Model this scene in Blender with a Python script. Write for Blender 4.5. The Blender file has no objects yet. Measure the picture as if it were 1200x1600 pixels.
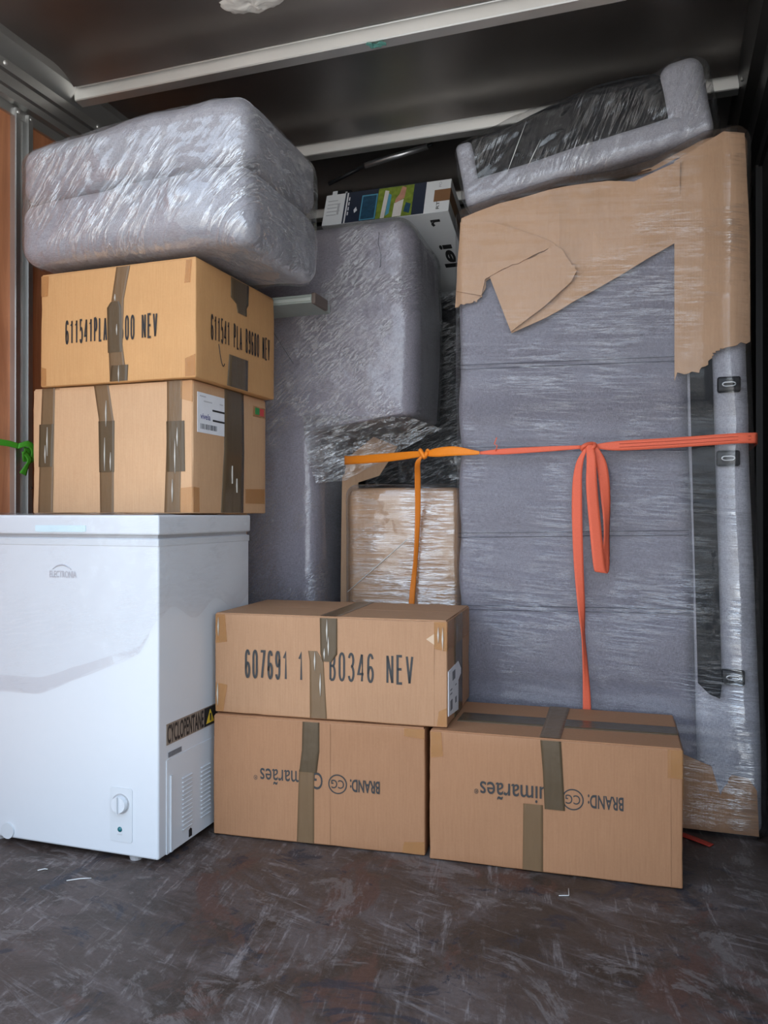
import bpy, bmesh, math, random
from mathutils import Vector, Matrix, noise
random.seed(7)
sc = bpy.context.scene
COL = sc.collection
R = math.radians

# ------------------------------------------------------------------ camera
cam_d = bpy.data.cameras.new('camera')
cam_d.sensor_fit = 'HORIZONTAL'; cam_d.sensor_width = 36.0
cam_d.lens = 1260.0 / 1200.0 * 36.0
cam_d.clip_start = 0.02
cam = bpy.data.objects.new('camera', cam_d); COL.objects.link(cam)
cam.location = (0, 0, 0.85)
cam.rotation_euler = (R(90.18), 0, R(18.8))
sc.camera = cam

# ------------------------------------------------------------------ sky, sun, exposure
sc.view_settings.view_transform = 'Standard'
sc.view_settings.look = 'None'
sc.view_settings.gamma = 1.0
sc.view_settings.use_curve_mapping = False
sc.view_settings.exposure = 0.50
w = bpy.data.worlds.new('world'); sc.world = w; w.use_nodes = True
wn = w.node_tree.nodes; wl = w.node_tree.links; wn.clear()
wo = wn.new('ShaderNodeOutputWorld'); bg = wn.new('ShaderNodeBackground')
tc = wn.new('ShaderNodeTexCoord'); sp = wn.new('ShaderNodeSeparateXYZ'); cr = wn.new('ShaderNodeValToRGB')
wl.new(tc.outputs['Generated'], sp.inputs[0]); wl.new(sp.outputs['Z'], cr.inputs[0])
cr.color_ramp.elements[0].position = 0.0; cr.color_ramp.elements[0].color = (0.86, 0.93, 1.0, 1)
cr.color_ramp.elements[1].position = 0.7; cr.color_ramp.elements[1].color = (0.55, 0.74, 1.0, 1)
wl.new(cr.outputs[0], bg.inputs[0]); wl.new(bg.outputs[0], wo.inputs[0])
bg.inputs[1].default_value = 2.2
sun_d = bpy.data.lights.new('sun', 'SUN'); sun_d.energy = 6.0; sun_d.angle = R(0.6); sun_d.color = (1.0, 0.91, 0.78)
sun = bpy.data.objects.new('sun', sun_d); COL.objects.link(sun)
sun.rotation_euler = Vector((-0.25, -0.75, -1.2)).to_track_quat('-Z', 'Y').to_euler()
sc.cycles.max_bounces = 10; sc.cycles.transparent_max_bounces = 24
sc.cycles.sample_clamp_indirect = 6.0
sc.cycles.use_denoising = True

# ------------------------------------------------------------------ node helpers
def mat(name):
    m = bpy.data.materials.new(name); m.use_nodes = True
    nt = m.node_tree; nt.nodes.clear()
    out = nt.nodes.new('ShaderNodeOutputMaterial')
    return m, nt, out
def N(nt, t, **kw):
    n = nt.nodes.new('ShaderNode' + t)
    for k, v in kw.items():
        if k in n.inputs: n.inputs[k].default_value = v
        else: setattr(n, k, v)
    return n
def L(nt, a, b): nt.links.new(a, b)
def coord(nt, scale=(1, 1, 1), rot=(0, 0, 0)):
    t = N(nt, 'TexCoord'); v = t.outputs['Object']
    if any(rot):
        m0 = N(nt, 'Mapping'); m0.inputs['Rotation'].default_value = rot; L(nt, v, m0.inputs['Vector']); v = m0.outputs[0]
    mp = N(nt, 'Mapping'); mp.inputs['Scale'].default_value = scale
    L(nt, v, mp.inputs['Vector']); return mp.outputs[0]
def ntex(nt, vec, scale, detail=3, rough=0.55, dist=0.0):
    n = N(nt, 'TexNoise'); n.inputs['Scale'].default_value = scale; n.inputs['Detail'].default_value = detail
    n.inputs['Roughness'].default_value = rough; n.inputs['Distortion'].default_value = dist
    L(nt, vec, n.inputs['Vector']); return n.outputs[0]
def ramp(nt, fac, stops):
    r = N(nt, 'ValToRGB'); e = r.color_ramp.elements
    while len(e) < len(stops): e.new(0.5)
    for i, (p, c) in enumerate(stops):
        e[i].position = p; e[i].color = (c, c, c, 1) if isinstance(c, (int, float)) else (*c, 1)
    L(nt, fac, r.inputs[0]); return r.outputs[0]
def mixc(nt, fac, a, b, mode='MIX'):
    m = N(nt, 'Mix'); m.data_type = 'RGBA'; m.blend_type = mode
    for i, v in ((0, fac), (6, a), (7, b)):
        if hasattr(v, 'is_output'): L(nt, v, m.inputs[i])
        elif isinstance(v, tuple): m.inputs[i].default_value = (*v, 1)
        else: m.inputs[i].default_value = v
    return m.outputs[2]
def mathn(nt, op, a, b=0.0):
    m = N(nt, 'Math'); m.operation = op
    for i, v in ((0, a), (1, b)):
        if hasattr(v, 'is_output'): L(nt, v, m.inputs[i])
        else: m.inputs[i].default_value = v
    return m.outputs[0]
def bump(nt, h, strength, dist=0.01):
    b = N(nt, 'Bump'); b.inputs['Strength'].default_value = strength; b.inputs['Distance'].default_value = dist
    L(nt, h, b.inputs['Height']); return b.outputs[0]
def principled(nt, out, col, rough=0.5, metal=0.0, nrm=None, spec=0.5):
    p = N(nt, 'BsdfPrincipled')
    if hasattr(col, 'is_output'): L(nt, col, p.inputs['Base Color'])
    else: p.inputs['Base Color'].default_value = (*col, 1)
    if hasattr(rough, 'is_output'): L(nt, rough, p.inputs['Roughness'])
    else: p.inputs['Roughness'].default_value = rough
    p.inputs['Metallic'].default_value = metal
    p.inputs['Specular IOR Level'].default_value = spec
    if nrm is not None: L(nt, nrm, p.inputs['Normal'])
    L(nt, p.outputs[0], out.inputs[0]); return p

def plain(name, col, rough=0.5, metal=0.0, var=0.08, spec=0.5, bs=0.0, scale=30):
    m, nt, out = mat(name)
    v = coord(nt); n = ntex(nt, v, scale, 4)
    c = mixc(nt, n, tuple(x * (1 - var) for x in col), tuple(min(1, x * (1 + var)) for x in col))
    principled(nt, out, c, rough, metal, bump(nt, n, bs, 0.002) if bs else None, spec)
    return m
def kraft(name, col):
    m, nt, out = mat(name)
    v = coord(nt)
    big = ntex(nt, v, 5, 5, 0.6); fine = ntex(nt, v, 160, 3, 0.7)
    fib = ntex(nt, coord(nt, (220, 220, 14)), 1.0, 3, 0.6)
    c = mixc(nt, big, tuple(x * 0.88 for x in col), tuple(x * 1.09 for x in col))
    c = mixc(nt, 0.22, c, mixc(nt, fib, (0.1, 0.1, 0.1), (0.9, 0.9, 0.9)), 'SOFT_LIGHT')
    c = mixc(nt, 0.12, c, mixc(nt, fine, (0.1, 0.1, 0.1), (0.9, 0.9, 0.9)), 'SOFT_LIGHT')
    # flute lines showing through the liner
    sx = N(nt, 'SeparateXYZ'); L(nt, v, sx.inputs[0])
    s = mathn(nt, 'SINE', mathn(nt, 'MULTIPLY', mathn(nt, 'ADD', sx.outputs[0], sx.outputs[1]), 900.0))
    h = mathn(nt, 'ADD', mathn(nt, 'MULTIPLY', s, 0.045), mathn(nt, 'MULTIPLY', big, 3.0))
    principled(nt, out, c, 0.62, 0, bump(nt, h, 0.25, 0.003), 0.35)
    return m
def fabric(name, col):
    m, nt, out = mat(name)
    v = coord(nt)
    a = ntex(nt, coord(nt, (900, 900, 110)), 1.0, 2, 0.6); b = ntex(nt, coord(nt, (110, 110, 900)), 1.0, 2, 0.6)
    h = mathn(nt, 'ADD', a, b); big = ntex(nt, v, 3.5, 5, 0.6)
    f = mathn(nt, 'MULTIPLY', h, 0.5)
    c = mixc(nt, ramp(nt, f, [(0.32, 0.0), (0.68, 1.0)]), tuple(x * 0.62 for x in col), tuple(x * 1.32 for x in col))
    c = mixc(nt, 0.35, c, mixc(nt, big, (0.2, 0.2, 0.2), (0.8, 0.8, 0.8)), 'SOFT_LIGHT')
    p = principled(nt, out, c, 0.9, 0, bump(nt, h, 0.3, 0.0015), 0.2)
    p.inputs['Sheen Weight'].default_value = 0.25
    return m
def film(name, stretch, angle, strength=0.4, haze=0.03, streak=0.4, refl=1.5, rough=0.08, extra=None, area=(0.44, 0.60), gather=6.0, cap=0.32):
    """Stretch film in many turns: lets light through, mirrors the open door, milky along its gathered creases.
    stretch = noise scale along / through / across the pull, angle = direction of the pull in the x-z plane"""
    m, nt, out = mat(name)
    v = coord(nt, stretch, (0, R(angle), 0)); v0 = coord(nt)
    cre = ntex(nt, v, 1.0, 4, 0.62, 0.25)
    rid = mathn(nt, 'ABSOLUTE', mathn(nt, 'SUBTRACT', cre, 0.5))
    broad = ntex(nt, v0, 8, 3, 0.5)
    mask = ramp(nt, ntex(nt, v0, 4.5, 3, 0.6), [(area[0], 0.06), (area[1], 1.0)])
    h = mathn(nt, 'ADD', mathn(nt, 'MULTIPLY', mathn(nt, 'MULTIPLY', rid, mask), -2.2), mathn(nt, 'MULTIPLY', broad, 0.7))
    nb = bump(nt, h, strength, 0.02)
    fr = N(nt, 'Fresnel'); fr.inputs['IOR'].default_value = 1.5; L(nt, nb, fr.inputs['Normal'])
    gat = mathn(nt, 'MULTIPLY', ramp(nt, rid, [(0.0, 1.0), (0.075, 0.0)]), mask)
    k = mathn(nt, 'MULTIPLY', mathn(nt, 'ADD', mathn(nt, 'MULTIPLY', gat, gather), 1.0), refl)
    if extra:   # more turns of film on one side of the object: (axis, from, to, factor)
        sx = N(nt, 'SeparateXYZ'); L(nt, v0, sx.inputs[0])
        k = mathn(nt, 'MULTIPLY', ramp_range(nt, sx.outputs[extra[0]], extra[1], extra[2], 1.0, extra[3]), k)
    fac = mathn(nt, 'MINIMUM', mathn(nt, 'MULTIPLY', fr.outputs[0], k), cap)
    gl = N(nt, 'BsdfGlossy'); gl.inputs['Roughness'].default_value = rough; L(nt, nb, gl.inputs['Normal'])
    tr = N(nt, 'BsdfTransparent'); tr.inputs[0].default_value = (0.975, 0.975, 0.98, 1)
    df = N(nt, 'BsdfDiffuse'); df.inputs[0].default_value = (0.88, 0.89, 0.90, 1)
    hz = mathn(nt, 'MULTIPLY', ramp(nt, broad, [(0.42, 0.3), (0.7, 2.0)]), haze)
    stk = mathn(nt, 'MULTIPLY', mathn(nt, 'MULTIPLY', ramp(nt, rid, [(0.0, 1.0), (0.028, 0.0)]), mask), streak)
    hz = mathn(nt, 'MINIMUM', mathn(nt, 'ADD', hz, stk), 0.8)
    m1 = N(nt, 'MixShader'); L(nt, hz, m1.inputs[0]); L(nt, tr.outputs[0], m1.inputs[1]); L(nt, df.outputs[0], m1.inputs[2])
    m2 = N(nt, 'MixShader'); L(nt, fac, m2.inputs[0]); L(nt, m1.outputs[0], m2.inputs[1]); L(nt, gl.outputs[0], m2.inputs[2])
    L(nt, m2.outputs[0], out.inputs[0]); return m
def ramp_range(nt, val, a, b, lo, hi):
    r = N(nt, 'MapRange'); L(nt, val, r.inputs[0])
    for i, q in ((1, a), (2, b), (3, lo), (4, hi)): r.inputs[i].default_value = q
    return r.outputs[0]
def tape_mat(name, col, alpha, rough=0.22):
    m, nt, out = mat(name)
    v = coord(nt); cre = ntex(nt, coord(nt, (60, 60, 9)), 1.0, 4, 0.6, 0.4); n2 = ntex(nt, v, 25, 2)
    p = N(nt, 'BsdfPrincipled')
    L(nt, mixc(nt, cre, tuple(x * 0.86 for x in col), tuple(x * 1.12 for x in col)), p.inputs['Base Color'])
    p.inputs['Roughness'].default_value = rough; p.inputs['Specular IOR Level'].default_value = 0.35
    L(nt, bump(nt, mathn(nt, 'ADD', cre, n2), 0.35, 0.004), p.inputs['Normal'])
    tr = N(nt, 'BsdfTransparent'); tr.inputs[0].default_value = (1, 0.95, 0.88, 1)
    mx = N(nt, 'MixShader'); mx.inputs[0].default_value = alpha
    L(nt, tr.outputs[0], mx.inputs[1]); L(nt, p.outputs[0], mx.inputs[2]); L(nt, mx.outputs[0], out.inputs[0])
    return m
def brushed(name, col, rough, var, scale=(1.5, 40, 40), metal=1.0):
    m, nt, out = mat(name)
    s = ntex(nt, coord(nt, scale), 1.0, 5, 0.65); d = ntex(nt, coord(nt), 2.3, 6, 0.65)
    c = mixc(nt, d, tuple(x * (1 - var) for x in col), tuple(min(1, x * (1 + var)) for x in col))
    rr = mathn(nt, 'ADD', mathn(nt, 'MULTIPLY', d, 0.25), rough - 0.12)
    principled(nt, out, c, rr, metal, bump(nt, mathn(nt, 'ADD', s, mathn(nt, 'MULTIPLY', d, 2)), 0.12, 0.003))
    return m
def floor_mat():
    m, nt, out = mat('worn brown plywood floor')
    v = coord(nt)
    big = ntex(nt, v, 1.5, 7, 0.62, 0.5); mid = ntex(nt, coord(nt, (1, 1.5, 1), (0, 0, R(25))), 5.0, 10, 0.72, 0.7)
    pat = ntex(nt, coord(nt, (3.2, 2.2, 1), (0, 0, R(-12))), 1.0, 10, 0.70, 1.2)
    chip = ntex(nt, coord(nt, (4.2, 5.0, 1), (0, 0, R(8))), 1.0, 12, 0.78, 0.9)
    scr = ntex(nt, coord(nt, (34, 5.0, 1), (0, 0, R(-10))), 1.0, 8, 0.75, 0.5)
    scr2 = ntex(nt, coord(nt, (5.0, 36, 1), (0, 0, R(16))), 1.0, 8, 0.75, 0.5)
    grit = ntex(nt, v, 110, 4, 0.75)
    c = mixc(nt, ramp(nt, big, [(0.38, 0.0), (0.62, 1.0)]), (0.030, 0.020, 0.0145), (0.080, 0.054, 0.044))
    c = mixc(nt, ramp(nt, mid, [(0.46, 0.0), (0.60, 0.75)]), c, (0.115, 0.088, 0.080))
    c = mixc(nt, ramp(nt, pat, [(0.55, 0.0), (0.60, 0.75)]), c, (0.088, 0.042, 0.031))
    c = mixc(nt, ramp(nt, chip, [(0.555, 0.0), (0.585, 0.8)]), c, (0.026, 0.026, 0.034))
    c = mixc(nt, ramp(nt, chip, [(0.40, 0.7), (0.44, 0.0)]), c, (0.15, 0.125, 0.115))
    sm = mathn(nt, 'MULTIPLY', ramp(nt, scr, [(0.54, 0.0), (0.64, 0.6)]), ramp(nt, mid, [(0.44, 0.05), (0.56, 1.0)]))
    c = mixc(nt, sm, c, (0.27, 0.235, 0.225))
    sm2 = mathn(nt, 'MULTIPLY', ramp(nt, scr2, [(0.55, 0.0), (0.65, 0.55)]), ramp(nt, pat, [(0.44, 1.0), (0.54, 0.05)]))
    c = mixc(nt, sm2, c, (0.235, 0.205, 0.20))
    c = mixc(nt, 0.45, c, mixc(nt, grit, (0.05, 0.05, 0.05), (0.95, 0.95, 0.95)), 'SOFT_LIGHT')
    rr = ramp(nt, mid, [(0.35, 0.40), (0.65, 0.65)])
    h = mathn(nt, 'ADD', mathn(nt, 'ADD', mathn(nt, 'MULTIPLY', scr, 0.6), chip), mathn(nt, 'MULTIPLY', grit, 0.4))
    principled(nt, out, c, rr, 0, bump(nt, h, 0.35, 0.004), 0.4)
    return m
def plywood():
    m, nt, out = mat('orange plywood lining')
    g = ntex(nt, coord(nt, (1, 26, 2.2)), 1.0, 6, 0.65, 0.6); d = ntex(nt, coord(nt), 2.0, 6, 0.65)
    c = mixc(nt, ramp(nt, g, [(0.3, 0.0), (0.7, 1.0)]), (0.36, 0.125, 0.05), (0.58, 0.235, 0.105))
    c = mixc(nt, ramp(nt, d, [(0.52, 0.0), (0.7, 0.4)]), c, (0.24, 0.09, 0.045))
    principled(nt, out, c, 0.55, 0, bump(nt, g, 0.15, 0.003)); return m

M = {}
M['kraft_orange'] = kraft('orange kraft board', (0.57, 0.305, 0.125))
M['kraft_pale'] = kraft('pale kraft board', (0.575, 0.345, 0.19))
M['kraft_mid'] = kraft('brown kraft board', (0.42, 0.228, 0.122))
M['kraft_red'] = kraft('reddish kraft board', (0.37, 0.182, 0.09))
M['kraft_sheet'] = kraft('loose cardboard sheet', (0.50, 0.305, 0.18))
M['torn_core'] = plain('torn cardboard edge', (0.60, 0.43, 0.29), 0.8)
M['tape_brown'] = tape_mat('brown packing tape', (0.185, 0.112, 0.058), 0.94, 0.3)
M['tape_dark'] = tape_mat('second layer of brown packing tape', (0.105, 0.071, 0.040), 0.97, 0.26)
M['tape_clear'] = tape_mat('clear packing tape', (0.55, 0.30, 0.13), 0.30, 0.12)
M['glint_paint'] = plain('pale painted tape glint', (0.52, 0.48, 0.42), 0.12)  # pale colour standing in for highlights on the tape
M['ink'] = plain('black printing ink', (0.022, 0.020, 0.020), 0.55)
M['ink_grey'] = plain('worn grey printing ink', (0.036, 0.034, 0.033), 0.6)
M['ink_blue'] = plain('blue pen ink', (0.06, 0.055, 0.22), 0.6)
M['ink_faint'] = plain('faint grey print', (0.50, 0.49, 0.50), 0.6)
M['bar'] = plain('bar code print', (0.16, 0.16, 0.17), 0.6)
M['paper'] = plain('white label paper', (0.78, 0.78, 0.80), 0.5)
M['green_print'] = plain('green sticker print', (0.02, 0.25, 0.06), 0.5)
M['red_print'] = plain('red sticker print', (0.55, 0.04, 0.04), 0.5)
M['yellow_print'] = plain('yellow sign print', (0.75, 0.5, 0.04), 0.5)
M['enamel'] = plain('white enamelled steel', (0.62, 0.64, 0.665), 0.28, 0, 0.015, 0.5)
M['enamel_trim'] = plain('white plastic trim', (0.58, 0.60, 0.62), 0.35, 0, 0.02)
M['gasket'] = plain('grey gasket', (0.36, 0.36, 0.37), 0.6)
M['pale_blue'] = plain('pale blue clear handle strip', (0.60, 0.74, 0.78), 0.25)
M['chrome_print'] = plain('silver badge', (0.50, 0.51, 0.55), 0.3, 0.3)
M['teal'] = plain('teal lamp lens', (0.01, 0.12, 0.14), 0.15)
M['black_plastic'] = plain('black plastic', (0.014, 0.014, 0.016), 0.38, 0, 0.08, 0.3)
M['tan_sticker'] = plain('tan sticker', (0.26, 0.205, 0.16), 0.5)
M['fabric'] = fabric('grey lavender woven upholstery', (0.345, 0.315, 0.355))  # same cloth as fabric_seat, lightened to carry film haze and highlights
M['fabric_seat'] = fabric('darker grey woven upholstery', (0.225, 0.212, 0.245))
M['fabric_light'] = fabric('light grey woven upholstery', (0.40, 0.39, 0.425))
M['stitch'] = plain('dark seam thread', (0.05, 0.05, 0.065), 0.8)
M['black_cloth'] = plain('black lining cloth', (0.018, 0.018, 0.02), 0.75, 0, 0.3, 0.3, 0.3, 120)
M['film_b'] = film('clear stretch film wound level', (4, 8, 62), -4, 0.40, 0.004, 0.07, 0.40, 0.07, (0, .725, .77, 9.0), (.48, .68), 9.0)
M['film_a'] = film('clear stretch film wound slanting', (20, 14, 85), 38, 0.65, 0.035, 0.34, 1.6, 0.06, None, (.47, .66), 8.0)
M['film_bundle'] = film('crinkled clear film', (5, 8, 40), 50, 0.6, 0.04, 0.35, 2.0, 0.08)
M['film_black'] = film('crinkled clear film over black', (5, 14, 70), 58, 0.55, 0.004, 0.22, 1.2, 0.06, None, (.5, .68), 8.0)
M['film_carton'] = film('clear film rippled level', (4, 6, 60), 0, 0.4, 0.008, 0.10, 2.6, 0.06)
M['film_silver'] = film('crumpled clear film over dark goods', (9, 12, 60), 20, 1.0, 0.04, 0.45, 3.2, 0.08, None, (.38, .5))
M['film_fridge'] = film('clear film stretched over white steel', (8, 8, 60), 8, 0.4, 0.001, 0.08, 0.7, 0.09, None, (.48, .64), 0.8, 0.10)
M['orange'] = plain('orange webbing', (0.86, 0.24, 0.012), 0.55, 0, 0.12, 0.4, 0.4, 400)
M['coral'] = plain('coral webbing', (0.80, 0.14, 0.068), 0.6, 0, 0.14, 0.4, 0.4, 400)
M['coral_dark'] = plain('dark webbing stitches', (0.24, 0.03, 0.015), 0.7)
M['green_web'] = plain('green webbing', (0.06, 0.30, 0.02), 0.5, 0, 0.15, 0.4, 0.4, 400)
M['red_web'] = plain('red webbing', (0.42, 0.035, 0.02), 0.6)
M['floor'] = floor_mat()
M['plywood'] = plywood()
M['alu'] = brushed('dull aluminium profile', (0.58, 0.575, 0.555), 0.42, 0.12)
M['alu_bright'] = brushed('bare aluminium roof bow', (0.90, 0.885, 0.85), 0.52, 0.06)
M['roof'] = brushed('dark galvanised roof sheet', (0.42, 0.39, 0.37), 0.42, 0.25, (6, 6, 6), 1.0)
M['dark_steel'] = brushed('dark painted steel', (0.055, 0.052, 0.05), 0.45, 0.3, (4, 4, 4), 0.6)
M['side_lining'] = plain('dark grimy side lining', (0.085, 0.078, 0.072), 0.5, 0, 0.25, 0.4, 0.1, 6)
M['outer'] = plain('outer box skin', (0.5, 0.5, 0.5), 0.6)
M['foam'] = plain('white sealing foam', (0.78, 0.75, 0.70), 0.8, 0, 0.1, 0.3, 0.5, 60)
M['scrap'] = plain('green tape scrap', (0.16, 0.42, 0.36), 0.35)
M['grey_board'] = plain('pale grey green board', (0.36, 0.40, 0.37), 0.5)
M['white_board'] = plain('white coated carton', (0.80, 0.80, 0.79), 0.35, 0, 0.02)
M['navy'] = plain('navy print', (0.022, 0.030, 0.052), 0.35)
M['grass_print'] = plain('green photo print', (0.20, 0.26, 0.03), 0.35, 0, 0.85, 0.5, 0, 45)
M['skin_print'] = plain('pinkish photo print', (0.52, 0.25, 0.17), 0.35, 0, 0.4, 0.5, 0, 40)
M['cream_print'] = plain('cream photo print', (0.74, 0.68, 0.62), 0.35, 0, 0.15, 0.5, 0, 30)
M['blue_print'] = plain('blue screen print', (0.10, 0.33, 0.46), 0.35)
M['screen_dark'] = plain('dark screen print', (0.02, 0.07, 0.12), 0.35, 0, 0.7, 0.5, 0, 60)
M['silver_tube'] = plain('silver tube', (0.75, 0.75, 0.76), 0.3, 0.9)
M['ground'] = plain('sunlit yard paving', (0.40, 0.37, 0.33), 0.85, 0, 0.15, 0.3, 0, 1)
M['shred'] = plain('white plastic shred', (0.7, 0.7, 0.68), 0.4)

# ------------------------------------------------------------------ object helpers
def link(name, me, m=None, parent=None, loc=None, smooth=False, mats=None):
    o = bpy.data.objects.new(name, me); COL.objects.link(o)
    for x in (mats or ([m] if m else [])): me.materials.append(x)
    if parent: o.parent = parent
    if loc: o.location = loc
    if smooth:
        for p in me.polygons: p.use_smooth = True
    return o
def pyd(name, v, f, m=None, parent=None, smooth=False, mats=None):
    me = bpy.data.meshes.new(name); me.from_pydata([tuple(x) for x in v], [], f); me.update()
    return link(name, me, m, parent, None, smooth, mats)
def bmo(name, bm, m=None, parent=None, smooth=False):
    me = bpy.data.meshes.new(name); bm.normal_update(); bm.to_mesh(me); bm.free()
    return link(name, me, m, parent, None, smooth)
def tag(o, label, cat, group=None):
    o['label'] = label; o['category'] = cat
    if group: o['group'] = group
    return o
def thing(name, label, cat, loc, rot=(0, 0, 0), group=None):
    o = bpy.data.objects.new(name, None); COL.objects.link(o); o.empty_display_size = 0.1
    o.location = loc; o.rotation_euler = rot
    return tag(o, label, cat, group)
def bbox(bm, lo, hi, bevel=0.0, seg=2):
    lo = Vector(lo); hi = Vector(hi)
    r = bmesh.ops.create_cube(bm, size=1.0)
    for v in r['verts']:
        v.co = Vector(((v.co[i] + 0.5) * (hi[i] - lo[i]) + lo[i]) for i in range(3))
    if bevel:
        es = list({e for v in r['verts'] for e in v.link_edges})
        bmesh.ops.bevel(bm, geom=es, offset=bevel, segments=seg, affect='EDGES', profile=0.5)
def box(name, lo, hi, m, parent=None, bevel=0.0, seg=2, smooth=False):
    bm = bmesh.new(); bbox(bm, lo, hi, bevel, seg); return bmo(name, bm, m, parent, smooth)
def extrude_profile(name, pts, axis, a, b, m, parent=None):
    """closed 2-D outline swept straight along one axis from a to b"""
    def P(p, t):
        return (t, p[0], p[1]) if axis == 0 else ((p[0], t, p[1]) if axis == 1 else (p[0], p[1], t))
    n = len(pts); v = [P(p, a) for p in pts] + [P(p, b) for p in pts]
    f = [(i, (i + 1) % n, n + (i + 1) % n, n + i) for i in range(n)] + [tuple(range(n))[::-1], tuple(range(n, 2 * n))]
    o = pyd(name, v, f, m, parent)
    bm = bmesh.new(); bm.from_mesh(o.data); bmesh.ops.recalc_face_normals(bm, faces=bm.faces[:]); bm.to_mesh(o.data); bm.free()
    return o
def fbm(p, s, o=3):
    return noise.fractal(Vector(p) * s, 1.0, 2.0, o)
def axis_samples(Ln, r, n):
    k = 4 if r > 0.008 else 2
    a = [r * i / k for i in range(k)]
    m = max(2, n)
    return a + [r + (Ln - 2 * r) * i / m for i in range(m + 1)] + [Ln - r + r * i / k for i in range(1, k + 1)]
def softbox(name, w, d, h, r, n, m, parent=None, fn=None, off=0.0):
    """rounded box from (0,0,0) to (w,d,h), gridded, every vertex passed through fn(p, normal)"""
    X = axis_samples(w, r, n[0]); Y = axis_samples(d, r, n[1]); Z = axis_samples(h, r, n[2])
    idx = {}; V = []; F = []
    dims = (w, d, h)
    def vid(i, j, k):
        key = (i, j, k)
        if key in idx: return idx[key]
        p = Vector((X[i], Y[j], Z[k]))
        c = Vector(min(max(p[a], r), dims[a] - r) for a in range(3))
        q = p - c
        nn = q.normalized() if q.length > 1e-9 else Vector((0, 0, 1))
        p = c + nn * (r + off)
        if fn: p = fn(p, nn)
        idx[key] = len(V); V.append(p); return idx[key]
    nx, ny, nz = len(X) - 1, len(Y) - 1, len(Z) - 1
    for i in range(nx):
        for j in range(ny):
            F.append((vid(i, j, 0), vid(i, j + 1, 0), vid(i + 1, j + 1, 0), vid(i + 1, j, 0)))
            F.append((vid(i, j, nz), vid(i + 1, j, nz), vid(i + 1, j + 1, nz), vid(i, j + 1, nz)))
    for i in range(nx):
        for k in range(nz):
            F.append((vid(i, 0, k), vid(i + 1, 0, k), vid(i + 1, 0, k + 1), vid(i, 0, k + 1)))
            F.append((vid(i, ny, k), vid(i, ny, k + 1), vid(i + 1, ny, k + 1), vid(i + 1, ny, k)))
    for j in range(ny):
        for k in range(nz):
            F.append((vid(0, j, k), vid(0, j, k + 1), vid(0, j + 1, k + 1), vid(0, j + 1, k)))
            F.append((vid(nx, j, k), vid(nx, j + 1, k), vid(nx, j + 1, k + 1), vid(nx, j, k + 1)))
    return pyd(name, V, F, m, parent, True)
def tube(name, pts, rad, m, parent=None, seg=10, smooth=True):
    pts = [Vector(p) for p in pts]; V = []; F = []
    rads = rad if isinstance(rad, (list, tuple)) else [rad] * len(pts)
    for i, p in enumerate(pts):
        t = (pts[min(i + 1, len(pts) - 1)] - pts[max(i - 1, 0)]).normalized()
        a = t.orthogonal().normalized() if i == 0 else (a - t * a.dot(t)).normalized()
        b = t.cross(a)
        for k in range(seg):
            an = 2 * math.pi * k / seg; V.append(p + (a * math.cos(an) + b * math.sin(an)) * rads[i])
    for i in range(len(pts) - 1):
        for k in range(seg):
            F.append((i * seg + k, i * seg + (k + 1) % seg, (i + 1) * seg + (k + 1) % seg, (i + 1) * seg + k))
    F.append(tuple(range(seg))[::-1]); F.append(tuple((len(pts) - 1) * seg + k for k in range(seg)))
    return pyd(name, V, F, m, parent, smooth)
def catmull(pts, n):
    P = [Vector(p) for p in pts]; P = [P[0] * 2 - P[1]] + P + [P[-1] * 2 - P[-2]]; out = []
    for i in range(1, len(P) - 2):
        for s in range(n):
            t = s / n
            out.append(0.5 * ((2 * P[i]) + (P[i + 1] - P[i - 1]) * t + (2 * P[i - 1] - 5 * P[i] + 4 * P[i + 1] - P[i + 2]) * t * t + (3 * P[i] - P[i - 1] - 3 * P[i + 1] + P[i + 2]) * t ** 3))
    out.append(P[-2]); return out
def ribbon(name, knots, m, parent=None, th=0.0022, n=8):
    """webbing: knots = (point, half-width vector); smooth, with thickness"""
    c = catmull([k[0] for k in knots], n); wv = catmull([k[1] for k in knots], n); V = []; F = []
    for i in range(len(c)):
        t = (c[min(i + 1, len(c) - 1)] - c[max(i - 1, 0)]).normalized()
        nn = t.cross(wv[i]).normalized() * (th / 2)
        for a, b in ((1, 1), (0.5, 1.15), (0, 1.25), (-0.5, 1.15), (-1, 1)): V.append(c[i] + wv[i] * a + nn * b)
        for a, b in ((-1, 1), (-0.5, 1.15), (0, 1.25), (0.5, 1.15), (1, 1)): V.append(c[i] + wv[i] * a - nn * b)
    for i in range(len(c) - 1):
        for k in range(10):
            F.append((i * 10 + k, i * 10 + (k + 1) % 10, (i + 1) * 10 + (k + 1) % 10, (i + 1) * 10 + k))
    F.append(tuple(range(10))[::-1]); F.append(tuple((len(c) - 1) * 10 + k for k in range(10)))
    return pyd(name, V, F, m, parent, True)

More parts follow.
